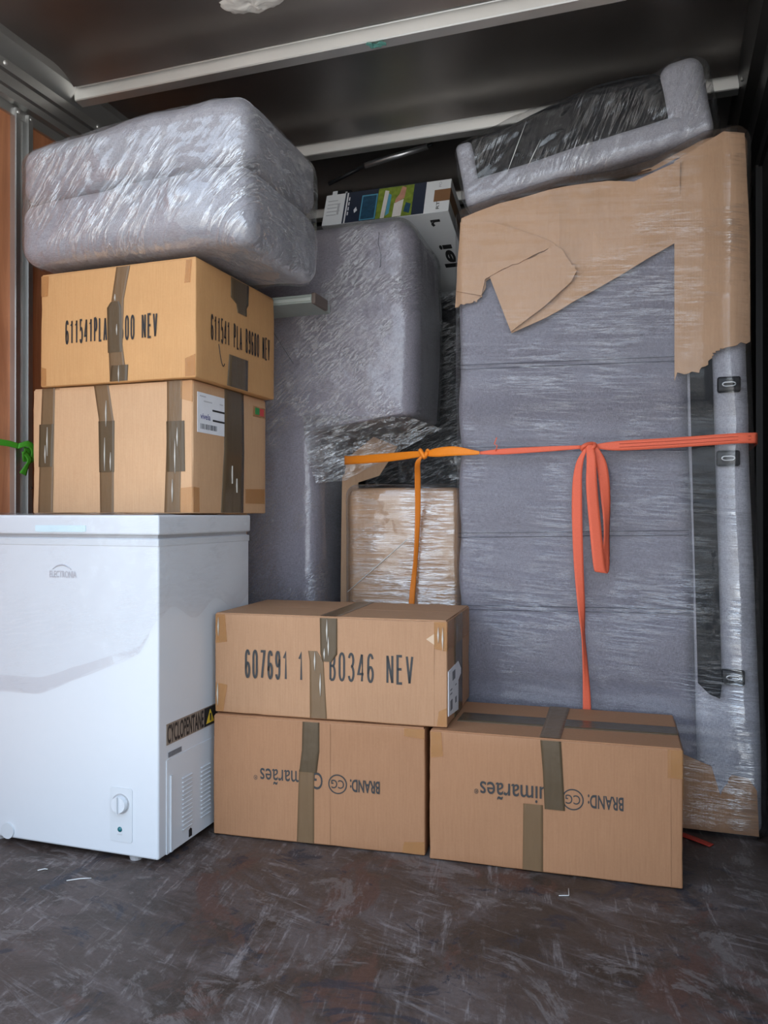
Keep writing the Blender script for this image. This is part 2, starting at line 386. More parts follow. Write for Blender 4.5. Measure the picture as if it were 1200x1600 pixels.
# frames: map (s, t, e) -> local point; e = height proud of the surface
def front(s, t, e=0.0): return Vector((s, -e, t))
def right_of(wd):
    return lambda s, t, e=0.0: Vector((wd + e, s, t))
def top_of(h):
    return lambda s, t, e=0.0: Vector((s, t, h + e))
def plate(name, fr, poly, e, m, parent, e0=0.0):
    """thin solid plate with outline poly on the frame, standing e proud of it"""
    n = len(poly)
    v = [fr(s, t, e) for s, t in poly] + [fr(s, t, e0) for s, t in poly]
    f = [tuple(range(n)), tuple(range(2 * n - 1, n - 1, -1))] + [(i, n + i, n + (i + 1) % n, (i + 1) % n) for i in range(n)]
    o = pyd(name, v, f, m, parent)
    bm = bmesh.new(); bm.from_mesh(o.data); bmesh.ops.recalc_face_normals(bm, faces=bm.faces[:]); bm.to_mesh(o.data); bm.free()
    return o
def rect(s0, t0, s1, t1): return [(s0, t0), (s1, t0), (s1, t1), (s0, t1)]
def tape(fr, quads, m, parent, e=0.0009, name='tape'):
    """tape strip: rows of (sL, sR, t); wavy edges and little lengthwise buckles"""
    V = []; F = []; rows = []
    for (a, b) in zip(quads[:-1], quads[1:]):
        k = max(2, int(abs(b[2] - a[2]) / 0.012))
        for i in range(k): rows.append(tuple(a[j] + (b[j] - a[j]) * i / k for j in range(3)))
    rows.append(quads[-1])
    ns = 6; ph = random.random() * 50
    for (sl, sr, t) in rows:
        for i in range(ns + 1):
            s = sl + (sr - sl) * i / ns
            ee = e + 0.0006 * max(0, noise.noise(Vector((s * 45 + ph, t * 16, ph)))) * (1 if 0 < i < ns else 0.1)
            V.append(fr(s, t, ee))
    for r_ in range(len(rows) - 1):
        for i in range(ns):
            a = r_ * (ns + 1) + i; F.append((a, a + 1, a + ns + 2, a + ns + 1))
    base = len(V)
    for (sl, sr, t) in rows:
        V.append(fr(sl, t, 0)); V.append(fr(sr, t, 0))
    for r_ in range(len(rows) - 1):
        a = r_ * (ns + 1); b = base + 2 * r_
        F.append((b, a, a + ns + 1, b + 2)); F.append((a + ns, b + 1, b + 3, a + 2 * ns + 1))
    return pyd(name, V, F, m, parent, True)
def text(body, fr, s0, s1, t0, t1, m, parent, e=0.0008, bold=0.0, rot180=False, name='lettering', turn=False):
    cu = bpy.data.curves.new('t', 'FONT'); cu.body = body; cu.size = 1.0; cu.offset = bold; cu.resolution_u = 4
    o = bpy.data.objects.new('t', cu); COL.objects.link(o)
    dg = bpy.context.evaluated_depsgraph_get()
    me = bpy.data.meshes.new_from_object(o.evaluated_get(dg))
    bpy.data.objects.remove(o); bpy.data.curves.remove(cu)
    xs = [v.co.x for v in me.vertices]; ys = [v.co.y for v in me.vertices]
    x0, x1, y0, y1 = min(xs), max(xs), min(ys), max(ys)
    for v in me.vertices:
        a = (v.co.x - x0) / (x1 - x0); b = (v.co.y - y0) / (y1 - y0)
        if turn: a, b = 1 - b, a
        if rot180: a, b = 1 - a, 1 - b
        v.co = fr(s0 + (s1 - s0) * a, t0 + (t1 - t0) * b, e)
    me.name = name; me.materials.clear()
    return link(name, me, m, parent)
def arc(cx, cy, rx, ry, a0, a1, n=10):
    return [(cx + rx * math.cos(R(a0 + (a1 - a0) * i / n)), cy + ry * math.sin(R(a0 + (a1 - a0) * i / n))) for i in range(n + 1)]
GL = {'0': [arc(.5, .75, .42, .25, 0, 180) + arc(.5, .25, .42, .25, 180, 360) + [(.92, .75)]],
      '1': [[(.12, .78), (.58, 1), (.58, 0)]], '4': [[(.68, 0), (.68, 1), (.04, .27), (.98, .27)]], '7': [[(.04, 1), (.95, 1), (.32, 0)]],
      '6': [arc(.5, .76, .40, .24, 20, 180) + arc(.5, .27, .42, .27, 180, 540, 18)], '9': [arc(.5, .24, .40, .24, 200, 360) + arc(.5, .73, .42, .27, 0, 360, 18)],
      '5': [[(.88, 1), (.18, 1), (.12, .55)] + arc(.48, .32, .43, .32, 125, -145, 14)], '3': [arc(.46, .76, .40, .24, 160, -80, 12), arc(.46, .27, .44, .27, 90, -160, 14)],
      'P': [[(.12, 0), (.12, 1), (.55, 1)] + arc(.55, .74, .37, .26, 90, -90) + [(.12, .48)]], 'L': [[(.14, 1), (.14, 0), (.92, 0)]], 'A': [[(.02, 0), (.5, .98)], [(.5, .98), (.98, 0)], [(.2, .3), (.8, .3)]],
      'B': [[(.12, 0), (.12, 1), (.55, 1)] + arc(.55, .76, .33, .24, 90, -90) + [(.12, .52)], [(.55, .52)] + arc(.55, .26, .38, .26, 90, -90) + [(.12, 0)]],
      'N': [[(.06, 0), (.06, 1)], [(.08, .98), (.92, .02)], [(.94, 0), (.94, 1)]], 'E': [[(.92, 1), (.12, 1), (.12, 0), (.94, 0)], [(.12, .52), (.84, .52)]], 'V': [[(.02, 1), (.5, .02)], [(.5, .02), (.98, 1)]]}
def stencil(body, fr, s0, s1, t0, t1, m, parent, e=0.0012, pitch_w=None, wv=.0047, wh=.0058):
    """condensed sans capitals drawn as mitred strokes (wv, wh: thickness of upright and level strokes)"""
    n = len(body); cw = (s1 - s0) / (n - .22); gw = cw * .80; V = []; F = []
    for i, ch in enumerate(body):
        for pl in GL.get(ch, []):
            P = [Vector((s0 + i * cw + wv / 2 + x_ * (gw - wv), t0 + wh / 2 + y_ * (t1 - t0 - wh))) for x_, y_ in pl]
            for j, p in enumerate(P):
                d0 = (p - P[j - 1]).normalized() if j else None
                d1 = (P[j + 1] - p).normalized() if j < len(P) - 1 else None
                d0 = d0 or d1; d1 = d1 or d0
                tn = (d0 + d1); tn = tn.normalized() if tn.length > .3 else d1
                nn = Vector((-tn.y, tn.x)); sc_ = 1 / max(.6, nn.dot(Vector((-d1.y, d1.x))))
                wd = .5 * math.hypot(nn.x * wv, nn.y * wh) * sc_
                V += [fr(*(p + nn * wd), e), fr(*(p - nn * wd), e)]
                if j: b = len(V) - 4; F.append((b, b + 1, b + 3, b + 2))
    return pyd('lettering', V, F, m, parent)
def disc(name, fr, s, t, r, e, m, parent, seg=24, r0=0.0, e0=0.0):
    """disc or ring (r0>0) standing e proud"""
    V = []; F = []
    for k in range(seg):
        a = 2 * math.pi * k / seg; c, si = math.cos(a), math.sin(a)
        V += [fr(s + r * c, t + r * si, e0), fr(s + r * c, t + r * si, e), fr(s + r0 * c, t + r0 * si, e)]
        j = 3 * k; q = 3 * ((k + 1) % seg)
        F += [(j, q, q + 1, j + 1), (j + 1, q + 1, q + 2, j + 2)]
    if r0 == 0: pass
    o = pyd(name, V, F, m, parent)
    return o

# ------------------------------------------------------------------ the truck body (setting)
YR, YB, XL, XR, ZT = 0.95, 3.35, -1.83, 0.32, 2.22
fl = box('floor', (XL - 0.05, YR, -0.06), (XR + 0.05, YB + 0.05, 0.0), M['floor']); fl['kind'] = 'structure'
wlf = box('wall_left', (XL - 0.05, YR, 0.0), (XL, YB, ZT + 0.02), M['outer']); wlf['kind'] = 'structure'
wrt = box('wall_right', (XR, YR, 0.0), (XR + 0.05, YB, ZT + 0.02), M['side_lining']); wrt['kind'] = 'structure'
wbk = box('wall_back', (XL - 0.05, YB, 0.0), (XR + 0.05, YB + 0.05, ZT + 0.02), M['dark_steel']); wbk['kind'] = 'structure'
for (ya, yb) in ((YR, 1.898), (1.962, YB)):
    box('plywood_panel', (XL, ya, 0.005), (XL + 0.018, yb, 2.045), M['plywood'], wlf)
# upright post: folded profile with two flanges and a channel between
def post(yc):
    x = XL; prof = [(x, yc - 0.034), (x + 0.036, yc - 0.034), (x + 0.038, yc - 0.031), (x + 0.038, yc - 0.014), (x + 0.02, yc - 0.010),
                    (x + 0.022, yc + 0.012), (x + 0.040, yc + 0.016), (x + 0.040, yc + 0.034), (x, yc + 0.034)]
    extrude_profile('post', prof, 2, 0.003, 2.05, M['alu'], wlf)
for yc in (1.93, 2.91): post(yc)
x = XL
rail = extrude_profile('top_rail', [(x, 2.03), (x + 0.028, 2.03), (x + 0.030, 2.058), (x + 0.048, 2.062), (x + 0.050, 2.082), (x + 0.056, 2.088),
                             (x + 0.058, 2.118), (x + 0.066, 2.124), (x + 0.070, 2.150), (x + 0.095, 2.196), (x + 0.10, ZT), (x, ZT)], 1, YR, YB - 0.01, M['alu'], wlf)
for (yy, zz) in ((1.825, 2.138), (2.226, 2.138), (1.42, 2.138)):
    bm = bmesh.new(); bmesh.ops.create_uvsphere(bm, u_segments=10, v_segments=6, radius=0.0075)
    for v in bm.verts: v.co = Vector((v.co.x * 0.7 + x + 0.068, v.co.y + yy, v.co.z + zz))
    bmo('bolt', bm, M['alu_bright'], wlf, True)
for (yy, zz) in ((1.905, 2.04), (1.955, 2.04), (1.96, 0.93)):
    bm = bmesh.new(); bmesh.ops.create_uvsphere(bm, u_segments=8, v_segments=6, radius=0.005)
    for v in bm.verts: v.co = Vector((v.co.x * 0.6 + x + 0.039, v.co.y + yy, v.co.z + zz))
    bmo('rivet', bm, M['alu_bright'] if zz > 1 else M['dark_steel'], wlf, True)
x = XR
extrude_profile('top_rail', [(x, 1.98), (x - 0.012, 1.98), (x - 0.014, 2.02), (x - 0.04, 2.03), (x - 0.045, 2.10), (x - 0.075, 2.11), (x - 0.09, 2.20), (x - 0.09, ZT), (x, ZT)],
                1, YR, YB - 0.01, M['dark_steel'], wrt)
for yc in (1.9, 2.9):
    extrude_profile('post', [(x, yc - 0.034), (x - 0.02, yc - 0.034), (x - 0.02, yc + 0.034), (x, yc + 0.034)], 2, 0.003, 1.985, M['dark_steel'], wrt)
for (yy, zz) in ((2.62, 2.15), (1.7, 2.15)):
    bm = bmesh.new(); bmesh.ops.create_uvsphere(bm, u_segments=10, v_segments=6, radius=0.007)
    for v in bm.verts: v.co = Vector((v.co.x * 0.7 + x - 0.083, v.co.y + yy, v.co.z + zz))
    bmo('bolt', bm, M['alu'], wrt, True)
# roof: a backing slab, one sagging sheet per bay, hat-section bows between
ceil = box('ceiling', (XL - 0.05, YR, ZT + 0.02), (XR + 0.05, YB + 0.05, ZT + 0.06), M['outer']); ceil['kind'] = 'structure'
bows = [1.50, 2.09, 2.685, 3.27]
def roof_sheet(y0, y1):
    V = []; F = []; nx, ny = 24, 22
    for j in range(ny + 1):
        ty = j / ny
        for i in range(nx + 1):
            tx = i / nx
            X = XL + 0.05 + tx * (XR - XL - 0.10); Y = y0 + ty * (y1 - y0)
            sag = 0.010 * math.sin(math.pi * ty) * (0.6 + 0.4 * math.sin(math.pi * tx))
            lip = 0.030 * max(0.0, (ty - 0.80) / 0.20) ** 2
            V.append(Vector((X, Y, ZT + 0.003 - sag - lip + 0.003 * noise.noise(Vector((X * 2.2, Y * 2.2, 3))))))
    for j in range(ny):
        for i in range(nx):
            a = j * (nx + 1) + i; F.append((a, a + nx + 1, a + nx + 2, a + 1))
    o = pyd('roof_sheet', V, F, M['roof'], ceil, True)
yy = YR
for b in bows:
    roof_sheet(yy, b - 0.012); yy = b + 0.035
roof_sheet(yy, YB)
for b in bows:
    prof = [(b - 0.016, ZT), (b - 0.016, ZT - 0.006), (b - 0.004, ZT - 0.014), (b - 0.002, ZT - 0.024), (b, ZT - 0.026), (b + 0.003, ZT - 0.060), (b + 0.006, ZT - 0.063),
            (b + 0.040, ZT - 0.066), (b + 0.046, ZT - 0.062), (b + 0.05, ZT)]
    o = extrude_profile('roof_bow', prof, 0, XL + 0.085, XR - 0.085, M['alu_bright'], ceil)
# yard outside the open back of the truck
gr = box('ground_outside', (-40, -40, -1.0), (40, 40, -0.95), M['ground']); gr['kind'] = 'structure'

# sealing-foam blob stuck on the roof sheet
def foam():
    V = []; F = []; nr, na = 9, 40
    def out(a): return 1 + 0.28 * noise.noise(Vector((math.cos(a) * 2.1, math.sin(a) * 2.1, 4))) + 0.12 * noise.noise(Vector((math.cos(a) * 6, math.sin(a) * 6, 9)))
    V.append(Vector((0, 0, -0.016)))
    for r_ in range(1, nr + 1):
        q = r_ / nr
        for k in range(na):
            a = 2 * math.pi * k / na; rr = out(a) * q
            px, py = 0.098 * rr * math.cos(a), 0.052 * rr * math.sin(a)
            V.append(Vector((px, py, -0.016 * (1 - q ** 3) - 0.009 * fbm((px, py, 0), 38) * (1 - q ** 4) + (0.004 if r_ == nr else 0))))
    for k in range(na): F.append((0, 1 + (k + 1) % na, 1 + k))
    for r_ in range(nr - 1):
        for k in range(na):
            a = 1 + r_ * na + k; b = 1 + r_ * na + (k + 1) % na
            F.append((a, b, b + na, a + na))
    o = pyd('foam_patch', V, F, M['foam'], None, True); o.location = (-1.015, 1.905, 2.2135)
    tag(o, 'lumpy white sealing foam blob stuck to the roof sheet', 'foam')
foam()
bm = bmesh.new()
for (cx, cz, an, ln) in ((-0.745, 2.152, 0.6, 0.022), (-0.732, 2.151, -0.5, 0.017), (-0.752, 2.151, 1.5, 0.012), (-0.722, 2.15, 0.2, 0.012)):
    r_ = bmesh.ops.create_grid(bm, x_segments=4, y_segments=2, size=1)
    for v in r_['verts']:
        a, b = v.co.x * ln, v.co.y * 0.006
        v.co = Vector((cx + a * math.cos(an) - b * math.sin(an), 2.102 + a * math.sin(an) + b * math.cos(an), cz + 0.003 * noise.noise(Vector((a * 150, b * 200, cx * 40))) - 0.001))
r_ = bmesh.ops.solidify(bm, geom=bm.faces[:], thickness=0.0012)
tag(bmo('tape_scrap', bm, M['scrap'], None), 'small crumpled green tape scrap on the front roof bow', 'tape')

# ------------------------------------------------------------------ cartons
def carton(label, b, m, group='stacked taped cartons', cat='box'):
    X, Y, yaw, wd, dp, z0, h = b
    a = Vector((math.cos(yaw), math.sin(yaw), 0))
    t = thing('cardboard_carton', label, cat, Vector((X, Y, z0)) - a * wd, (0, 0, yaw), group)
    sd = random.random() * 90
    def fn(p, n):
        k = 0.0022 * fbm(p + Vector((sd, 0, 0)), 6, 3)
        edge = sum(1 for i, q in enumerate((wd, dp, h)) if min(p[i], q - p[i]) < 0.012)
        if edge >= 2: k -= 0.0016 * abs(noise.noise((p + Vector((0, sd, 0))) * 22))
        else: k -= 0.0005
        return p + n * min(k, 0.0)
    softbox('carton_body', wd, dp, h, 0.0045, (22, 14, 14), m, t, fn)
    # top flaps: long seam down the middle of the lid
    for (ta, tb) in ((0.004, dp * 0.5 - 0.0012), (dp * 0.5 + 0.0012, dp - 0.004)):
        plate('top_flap', top_of(h), rect(0.004, ta, wd - 0.004, tb), 0.0018, m, t, -0.001)
    return t
def corner_tape(fr, poly, t): plate('clear_tape', fr, poly, 0.0012, M['tape_clear'], t, 0.0004)
def glint(fr, s, t, ln, wd, par):  # thin pale sliver that paints a highlight onto the tape
    plate('tape_glint', fr, [(s - wd, t), (s, t + ln * 0.5), (s + wd * 0.6, t), (s, t - ln * 0.5)], 0.0042, M['glint_paint'], par, 0.001)

# lower carton on the freezer
c = carton('pale brown carton with three upright tape strips, standing on the white freezer', (-1.143, 1.82, 0, .515, .41, .8525, .346), M['kraft_pale'])
tape(front, [(.019, .068, .003), (.026, .073, .2), (.033, .076, .348)], M['tape_brown'], c)
tape(front, [(.227, .271, .003), (.223, .271, .25), (.206, .254, .348)], M['tape_brown'], c)
tape(front, [(.429, .478, .003), (.437, .481, .22), (.437, .483, .348)], M['tape_brown'], c)
tape(front, [(.022, .067, .13), (.024, .072, .248)], M['tape_dark'], c, 0.0022)
tape(front, [(.225, .272, .112), (.222, .273, .25)], M['tape_dark'], c, 0.0022)
tape(front, [(.438, .492, .11), (.436, .490, .242)], M['tape_dark'], c, 0.0022)
rr = right_of(.515)
tape(rr, [(.141, .267, .002), (.158, .272, .18), (.160, .268, .347)], M['tape_dark'], c)
plate('joint_flap', front, [(.092, .004), (.512, .004), (.512, .346), (.092, .346)], 0.0007, M['kraft_pale'], c)
corner_tape(front, [(.476, .004), (.514, .004), (.514, .07), (.476, .066)], c)
corner_tape(rr, [(.001, .004), (.03, .004), (.03, .068), (.001, .07)], c)
corner_tape(front, [(.478, .30), (.514, .29), (.514, .347), (.478, .347)], c)
corner_tape(rr, [(.28, .03), (.40, .03), (.40, .075), (.28, .072)], c)
lab = plate('address_label', rr, rect(.02, .214, .158, .32), 0.0012, M['paper'], c)
text('vivela', rr, .033, .083, .250, .266, M['ink_blue'], lab, 0.0018, 0.01)
for (s0, t0, s1, t1) in ((.094, .276, .158, .281), (.096, .249, .158, .254)): plate('printed_line', rr, rect(s0, t0, s1, t1), 0.0018, M['ink'], lab, 0.0013)
for k in range(22):
    plate('bar', rr, rect(.034 + k * .0039, .224, .034 + k * .0039 + random.choice((.0012, .002, .0027)), .238), 0.0018, M['bar'], lab, 0.0013)
for (s0, t0, s1) in ((.05, .297, .092), (.03, .309, .06), (.132, .298, .15)): plate('printed_line', rr, rect(s0, t0, s1, t0 + .003), 0.0018, M['ink_faint'], lab, 0.0013)
fs = plate('flag_sticker', rr, rect(.326, .290, .402, .322), 0.001, M['tape_clear'], c)
plate('green_field', rr, rect(.338, .298, .366, .318), 0.0016, M['green_print'], fs, 0.0011); plate('red_field', rr, rect(.366, .296, .394, .318), 0.0016, M['red_print'], fs, 0.0011)

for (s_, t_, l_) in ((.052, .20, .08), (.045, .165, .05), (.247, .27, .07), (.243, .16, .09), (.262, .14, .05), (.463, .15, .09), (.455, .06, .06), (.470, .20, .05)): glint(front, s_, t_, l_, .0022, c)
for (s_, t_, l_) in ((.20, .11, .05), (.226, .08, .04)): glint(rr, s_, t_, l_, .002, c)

# upper carton
c = carton('orange brown carton printed 611541, topmost under the wrapped bundle', (-1.122, 1.80, R(-.6), .497, .437, 1.202, .309), M['kraft_orange'])
rr = right_of(.497)
stencil('611541PLA', front, .085, .223, .112, .178, M['ink'], c); stencil('600 NEV', front, .262, .381, .110, .176, M['ink'], c)
stencil('611541 PLA B9600 NEV', rr, .070, .404, .111, .180, M['ink'], c)
tape(front, [(.233, .286, .003), (.228, .272, .10), (.238, .276, .22), (.253, .296, .307)], M['tape_brown'], c, 0.0016)
tape(front, [(.227, .271, .08), (.224, .269, .20), (.236, .262, .215)], M['tape_dark'], c, 0.0026)
tape(front, [(.233, .288, .003), (.238, .290, .045)], M['tape_dark'], c, 0.0026)
tape(rr, [(.175, .275, .306), (.175, .272, .25), (.205, .262, .238), (.212, .262, .215)], M['tape_dark'], c, 0.0014)
tape(rr, [(.155, .268, .002), (.166, .270, .09)], M['tape_dark'], c, 0.0014)
corner_tape(front, [(.003, .25), (.024, .25), (.028, .306), (.003, .306)], c); corner_tape(front, [(.003, .003), (.02, .003), (.02, .05), (.003, .055)], c)
corner_tape(front, [(.463, .245), (.48, .245), (.485, .304), (.468, .304)], c)
corner_tape(front, [(.465, .004), (.495, .004), (.495, .06), (.465, .05)], c)
tube('pen_stroke', [rr(.11 + .03 * q, .085 - .05 * q + .06 * (q - .6) ** 2 * (1 if q < .6 else 2.5), .001) for q in [i / 9 for i in range(10)]], 0.0011, M['ink_grey'], c, 5)

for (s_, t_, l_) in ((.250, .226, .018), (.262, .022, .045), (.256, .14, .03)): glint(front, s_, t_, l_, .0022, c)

# two on the floor in front
def brand_print(par, sB, sC, tC, sG, sR, tt):
    text('BRAND:', front, sB[0], sB[1], tC - .016, tC + .016, M['ink_grey'], par, 0.0010, 0.022, True)
    disc('printed_ring', front, sC, tC, 0.0250, 0.0010, M['ink_grey'], par, 40, .0218, 0.0005)
    text('CG', front, sC - .017, sC + .017, tC - .011, tC + .011, M['ink_grey'], par, 0.0010, 0.006, True)
    text('Guimarães', front, sG[0], sG[1], tt[0], tt[1], M['ink_grey'], par, 0.0010, 0.006, True)
    text('®', front, sR[0], sR[1], tt[0] + .012, tt[0] + .024, M['ink_grey'], par, 0.0010, 0.004, True)
ML = (-.5494, 1.9298, R(4.6), .573, .26, .002, .316)
c = carton('reddish brown carton with upside-down print, on the floor next to the freezer', ML, M['kraft_red'])
brand_print(c, (.379, .457), .346, .160, (.134, .306), (.116, .127), (.142, .186))
tape(front, [(.236, .283, .003), (.242, .283, .19)], M['tape_brown'], c, 0.0016); tape(front, [(.243, .290, .185), (.250, .297, .24), (.252, .297, .314)], M['tape_dark'], c, 0.0024)
plate('joint_flap', front, [(.004, .004), (.326, .004), (.326, .312), (.004, .312)], 0.0007, M['kraft_red'], c)
corner_tape(front, [(.52, .295), (.572, .290), (.572, .314), (.52, .314)], c); corner_tape(front, [(.515, .004), (.572, .004), (.572, .035), (.52, .03)], c)
RLb = (.052, 1.945, R(2.6), .588, .325, .002, .316)
c = carton('reddish brown carton with upside-down print, rightmost and nearest on the floor', RLb, M['kraft_red'])
brand_print(c, (.379, .459), .345, .180, (.126, .320), (.112, .122), (.160, .204))
tape(front, [(.280, .327, .152), (.276, .322, .24), (.270, .318, .314)], M['tape_dark'], c, 0.0024); tape(front, [(.228, .276, .003), (.230, .276, .160)], M['tape_brown'], c, 0.0016)
tt = top_of(.3180)
tape(tt, [(.268, .316, .003), (.266, .320, .322)], M['tape_brown'], c, 0.0016)
tape(lambda s, t, e=0: tt(t, s, e), [(.102, .192, .05), (.115, .190, .585)], M['tape_dark'], c, 0.0012)
corner_tape(front, [(.004, .25), (.035, .255), (.03, .314), (.004, .314)], c); corner_tape(front, [(.555, .25), (.587, .25), (.587, .314), (.555, .314)], c)
plate('joint_flap', front, [(.276, .004), (.562, .004), (.562, .312), (.276, .312)], 0.0007, M['kraft_red'], c)
corner_tape(right_of(.588), [(.002, .2), (.3, .2), (.3, .314), (.002, .314)], c)
# wide one bridging the two
MU = (-.495, 1.9397, R(3.77), .631, .35, .3215, .264)
c = carton('wide brown carton printed 607691, resting on two cartons beside the freezer', MU, M['kraft_mid'])
rr = right_of(.631)
stencil('607691 1', front, .087, .254, .096, .172, M['ink_grey'], c, wv=.0058, wh=.0066); stencil('B0346 NEV', front, .322, .545, .101, .176, M['ink_grey'], c, wv=.0058, wh=.0066)
tape(front, [(.298, .345, .262), (.300, .345, .17), (.306, .330, .150)], M['tape_dark'], c, 0.0026)
tape(front, [(.271, .317, .003), (.270, .308, .15), (.266, .290, .176)], M['tape_brown'], c, 0.0016)
tt = top_of(.266)
tape(tt, [(.297, .347, .003), (.296, .346, .347)], M['tape_brown'], c, 0.0014)
plate('joint_flap', front, [(.188, .004), (.598, .004), (.598, .260), (.188, .260)], 0.0007, M['kraft_mid'], c)
corner_tape(front, [(.003, .185), (.036, .19), (.03, .262), (.003, .262)], c); corner_tape(front, [(.003, .004), (.025, .004), (.037, .075), (.003, .08)], c)
corner_tape(front, [(.598, .195), (.630, .19), (.630, .262), (.598, .262)], c); corner_tape(front, [(.605, .004), (.630, .004), (.630, .05), (.61, .04)], c)
plate('torn_spot', front, [(.578, .218), (.598, .232), (.598, .205)], 0.0014, M['torn_core'], c)
tape(rr, [(.10, .22, .002), (.10, .22, .262)], M['tape_dark'], c, 0.0010)
corner_tape(rr, [(.003, .19), (.34, .19), (.34, .262), (.003, .262)], c)
lab = plate('address_label', rr, [(.008, .027), (.150, .012), (.150, .09), (.19, .10), (.19, .115), (.15, .14), (.008, .138)], 0.0020, M['paper'], c)
for (s0, t0, s1, t1) in ((.03, .035, .06, .06), (.03, .075, .055, .078), (.03, .085, .055, .088), (.10, .04, .12, .055), (.06, .105, .1, .128), (.10, .085, .12, .088)):
    plate('printed_mark', rr, rect(s0, t0, s1, t1), 0.0026, M['bar'], lab, 0.002)
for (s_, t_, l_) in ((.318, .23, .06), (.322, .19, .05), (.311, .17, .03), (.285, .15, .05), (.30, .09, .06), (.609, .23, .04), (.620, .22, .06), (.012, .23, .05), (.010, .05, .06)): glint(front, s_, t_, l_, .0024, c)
# hidden carton that carries the grey board behind the left stack
c = carton('tall plain carton standing behind the left stack under the grey board', (-1.33, 2.26, 0, .40, .20, .002, 1.496), M['kraft_mid'])

# grey board sticking out from under the bundle
t = thing('furniture_board', 'pale grey-green board sticking out beneath the wrapped bundle', 'board', (-1.70, 2.275, 1.503))
box('panel', (0, 0, 0), (.690, .150, .026), M['grey_board'], t, 0.002)
box('edge_band', (.001, -.004, .005), (.689, 0, .016), plain('paler board edge', (.5, .54, .5), .5), t, 0.001)
box('end_cap', (.690, -.002, -.004), (.703, .10, .030), plain('brown end block', (.16, .12, .10), .6), t, 0.003)

# ------------------------------------------------------------------ chest freezer
FZ = (-1.143, 1.664, R(.5), .55, .4665)
aw = Vector((math.cos(FZ[2]), math.sin(FZ[2]), 0))
t = thing('chest_freezer', 'white chest freezer with round knob, half wrapped in clear film', 'freezer', Vector((FZ[0], FZ[1], 0)) - aw * .55, (0, 0, FZ[2]))
BW, BD = .55, .4665
box('body', (0, 0.004, .014), (BW, BD, .792), M['enamel'], t, 0.006, 3)
box('gasket', (.006, .010, .790), (BW - .006, BD - .006, .803), M['gasket'], t)
box('top_trim', (-.001, .0025, .772), (BW + .001, BD + .001, .790), M['enamel_trim'], t, 0.002)
box('lid', (-.002, 0.0, .800), (BW + .003, BD + .004, .849), M['enamel'], t, 0.005, 3)
plate('handle_strip', front, [(.189, .823), (.343, .823), (.343, .808), (.335, .806), (.197, .806), (.189, .808)], 0.002, M['pale_blue'], t)
fz = lambda s, tt_, e=0.0: Vector((s, 0.004 - e, tt_))
text('ELECTRONIA', fz, .230, .312, .691, .708, M['chrome_print'], t, 0.0012, 0.012, name='badge_lettering')
tube('badge_arc', [fz(.240 + .056 * q, .712 + .011 * (1 - (2 * q - 1) ** 2), .001) for q in [i / 12 for i in range(13)]], [.0006 + .0012 * math.sin(math.pi * i / 12) for i in range(13)], M['chrome_print'], t, 6)
pan = plate('control_panel', fz, [(.413, .052), (.417, .048), (.473, .048), (.477, .052), (.477, .176), (.473, .180), (.417, .180), (.413, .176)], 0.0018, M['enamel_trim'], t)
disc('dial_ring', fz, .444, .141, .0245, 0.0026, M['gasket'], pan, 32, .0222, .0018)
bm = bmesh.new(); bmesh.ops.create_cone(bm, cap_ends=True, segments=32, radius1=.0215, radius2=.0195, depth=.012)
for v in bm.verts: v.co = fz(.444 + v.co.x, .141 + v.co.y, .0075 + v.co.z)
kn = bmo('knob', bm, M['enamel'], t)
plate('knob_ridge', fz, rect(.4425, .121, .4455, .161), 0.019, M['enamel_trim'], kn, .0135)
bm = bmesh.new(); bmesh.ops.create_uvsphere(bm, u_segments=16, v_segments=8, radius=.0068)
for v in bm.verts: v.co = fz(.442 + v.co.x, .078 + v.co.y, .001 + v.co.z * .7)
bmo('pilot_lamp', bm, M['teal'], t, True)
plate('printed_mark', fz, rect(.435, .0645, .449, .067), 0.0023, M['ink_faint'], pan, .0018)
disc('drain_plug', fz, .100, .033, .020, 0.005, M['enamel_trim'], t, 28, .0001)
for (fx, fy) in ((.47, .03), (.05, .03), (.47, .43), (.05, .43)):
    bm = bmesh.new(); bmesh.ops.create_cone(bm, cap_ends=True, segments=14, radius1=.015, radius2=.018, depth=.016)
    for v in bm.verts: v.co += Vector((fx, fy, .008))
    bmo('foot', bm, M['gasket'], t)
rr = right_of(BW)
cov = plate('compressor_cover', rr, [(.037, .016), (.40, .016), (.40, .247), (.037, .247)], 0.0022, M['enamel'], t)
plate('cover_rail', rr, rect(.050, .018, .058, .206), 0.0065, M['enamel_trim'], cov, .002)
for (sa, sb, n_) in ((.103, .150, 13), (.192, .240, 13)):
    for k in range(n_):
        z = .050 + k * .0108
        bm = bmesh.new()
        bbox(bm, rr(sa, z, .002), rr(sb, z + .0048, .0066), .0018, 1)
        bmo('louvre', bm, M['enamel_trim'], cov)
plate('cable_hole', rr, [(.136, .022), (.150, .022), (.150, .040), (.143, .044), (.136, .040)], 0.0032, M['black_plastic'], cov, .002)
st = plate('warning_sticker', rr, rect(.037, .283, .285, .335), 0.0014, M['tan_sticker'], t)
text('CYCLOPENTANE', rr, .040, .208, .286, .332, M['ink'], st, 0.0022, 0.02)
plate('black_field', rr, rect(.212, .285, .280, .333), 0.0020, M['ink'], st, .0015)
plate('warning_triangle', rr, [(.222, .291), (.262, .291), (.242, .327)], 0.0026, M['yellow_print'], st, .0021)
plate('triangle_mark', rr, [(.2395, .296), (.2445, .296), (.2455, .316), (.2385, .316)], 0.0031, M['ink'], st, .0027)
for k in range(14): plate('bar', rr, rect(.045 + k * .0043, .2515, .045 + k * .0043 + .0026, .264), 0.0018, M['bar'], t, .0008)
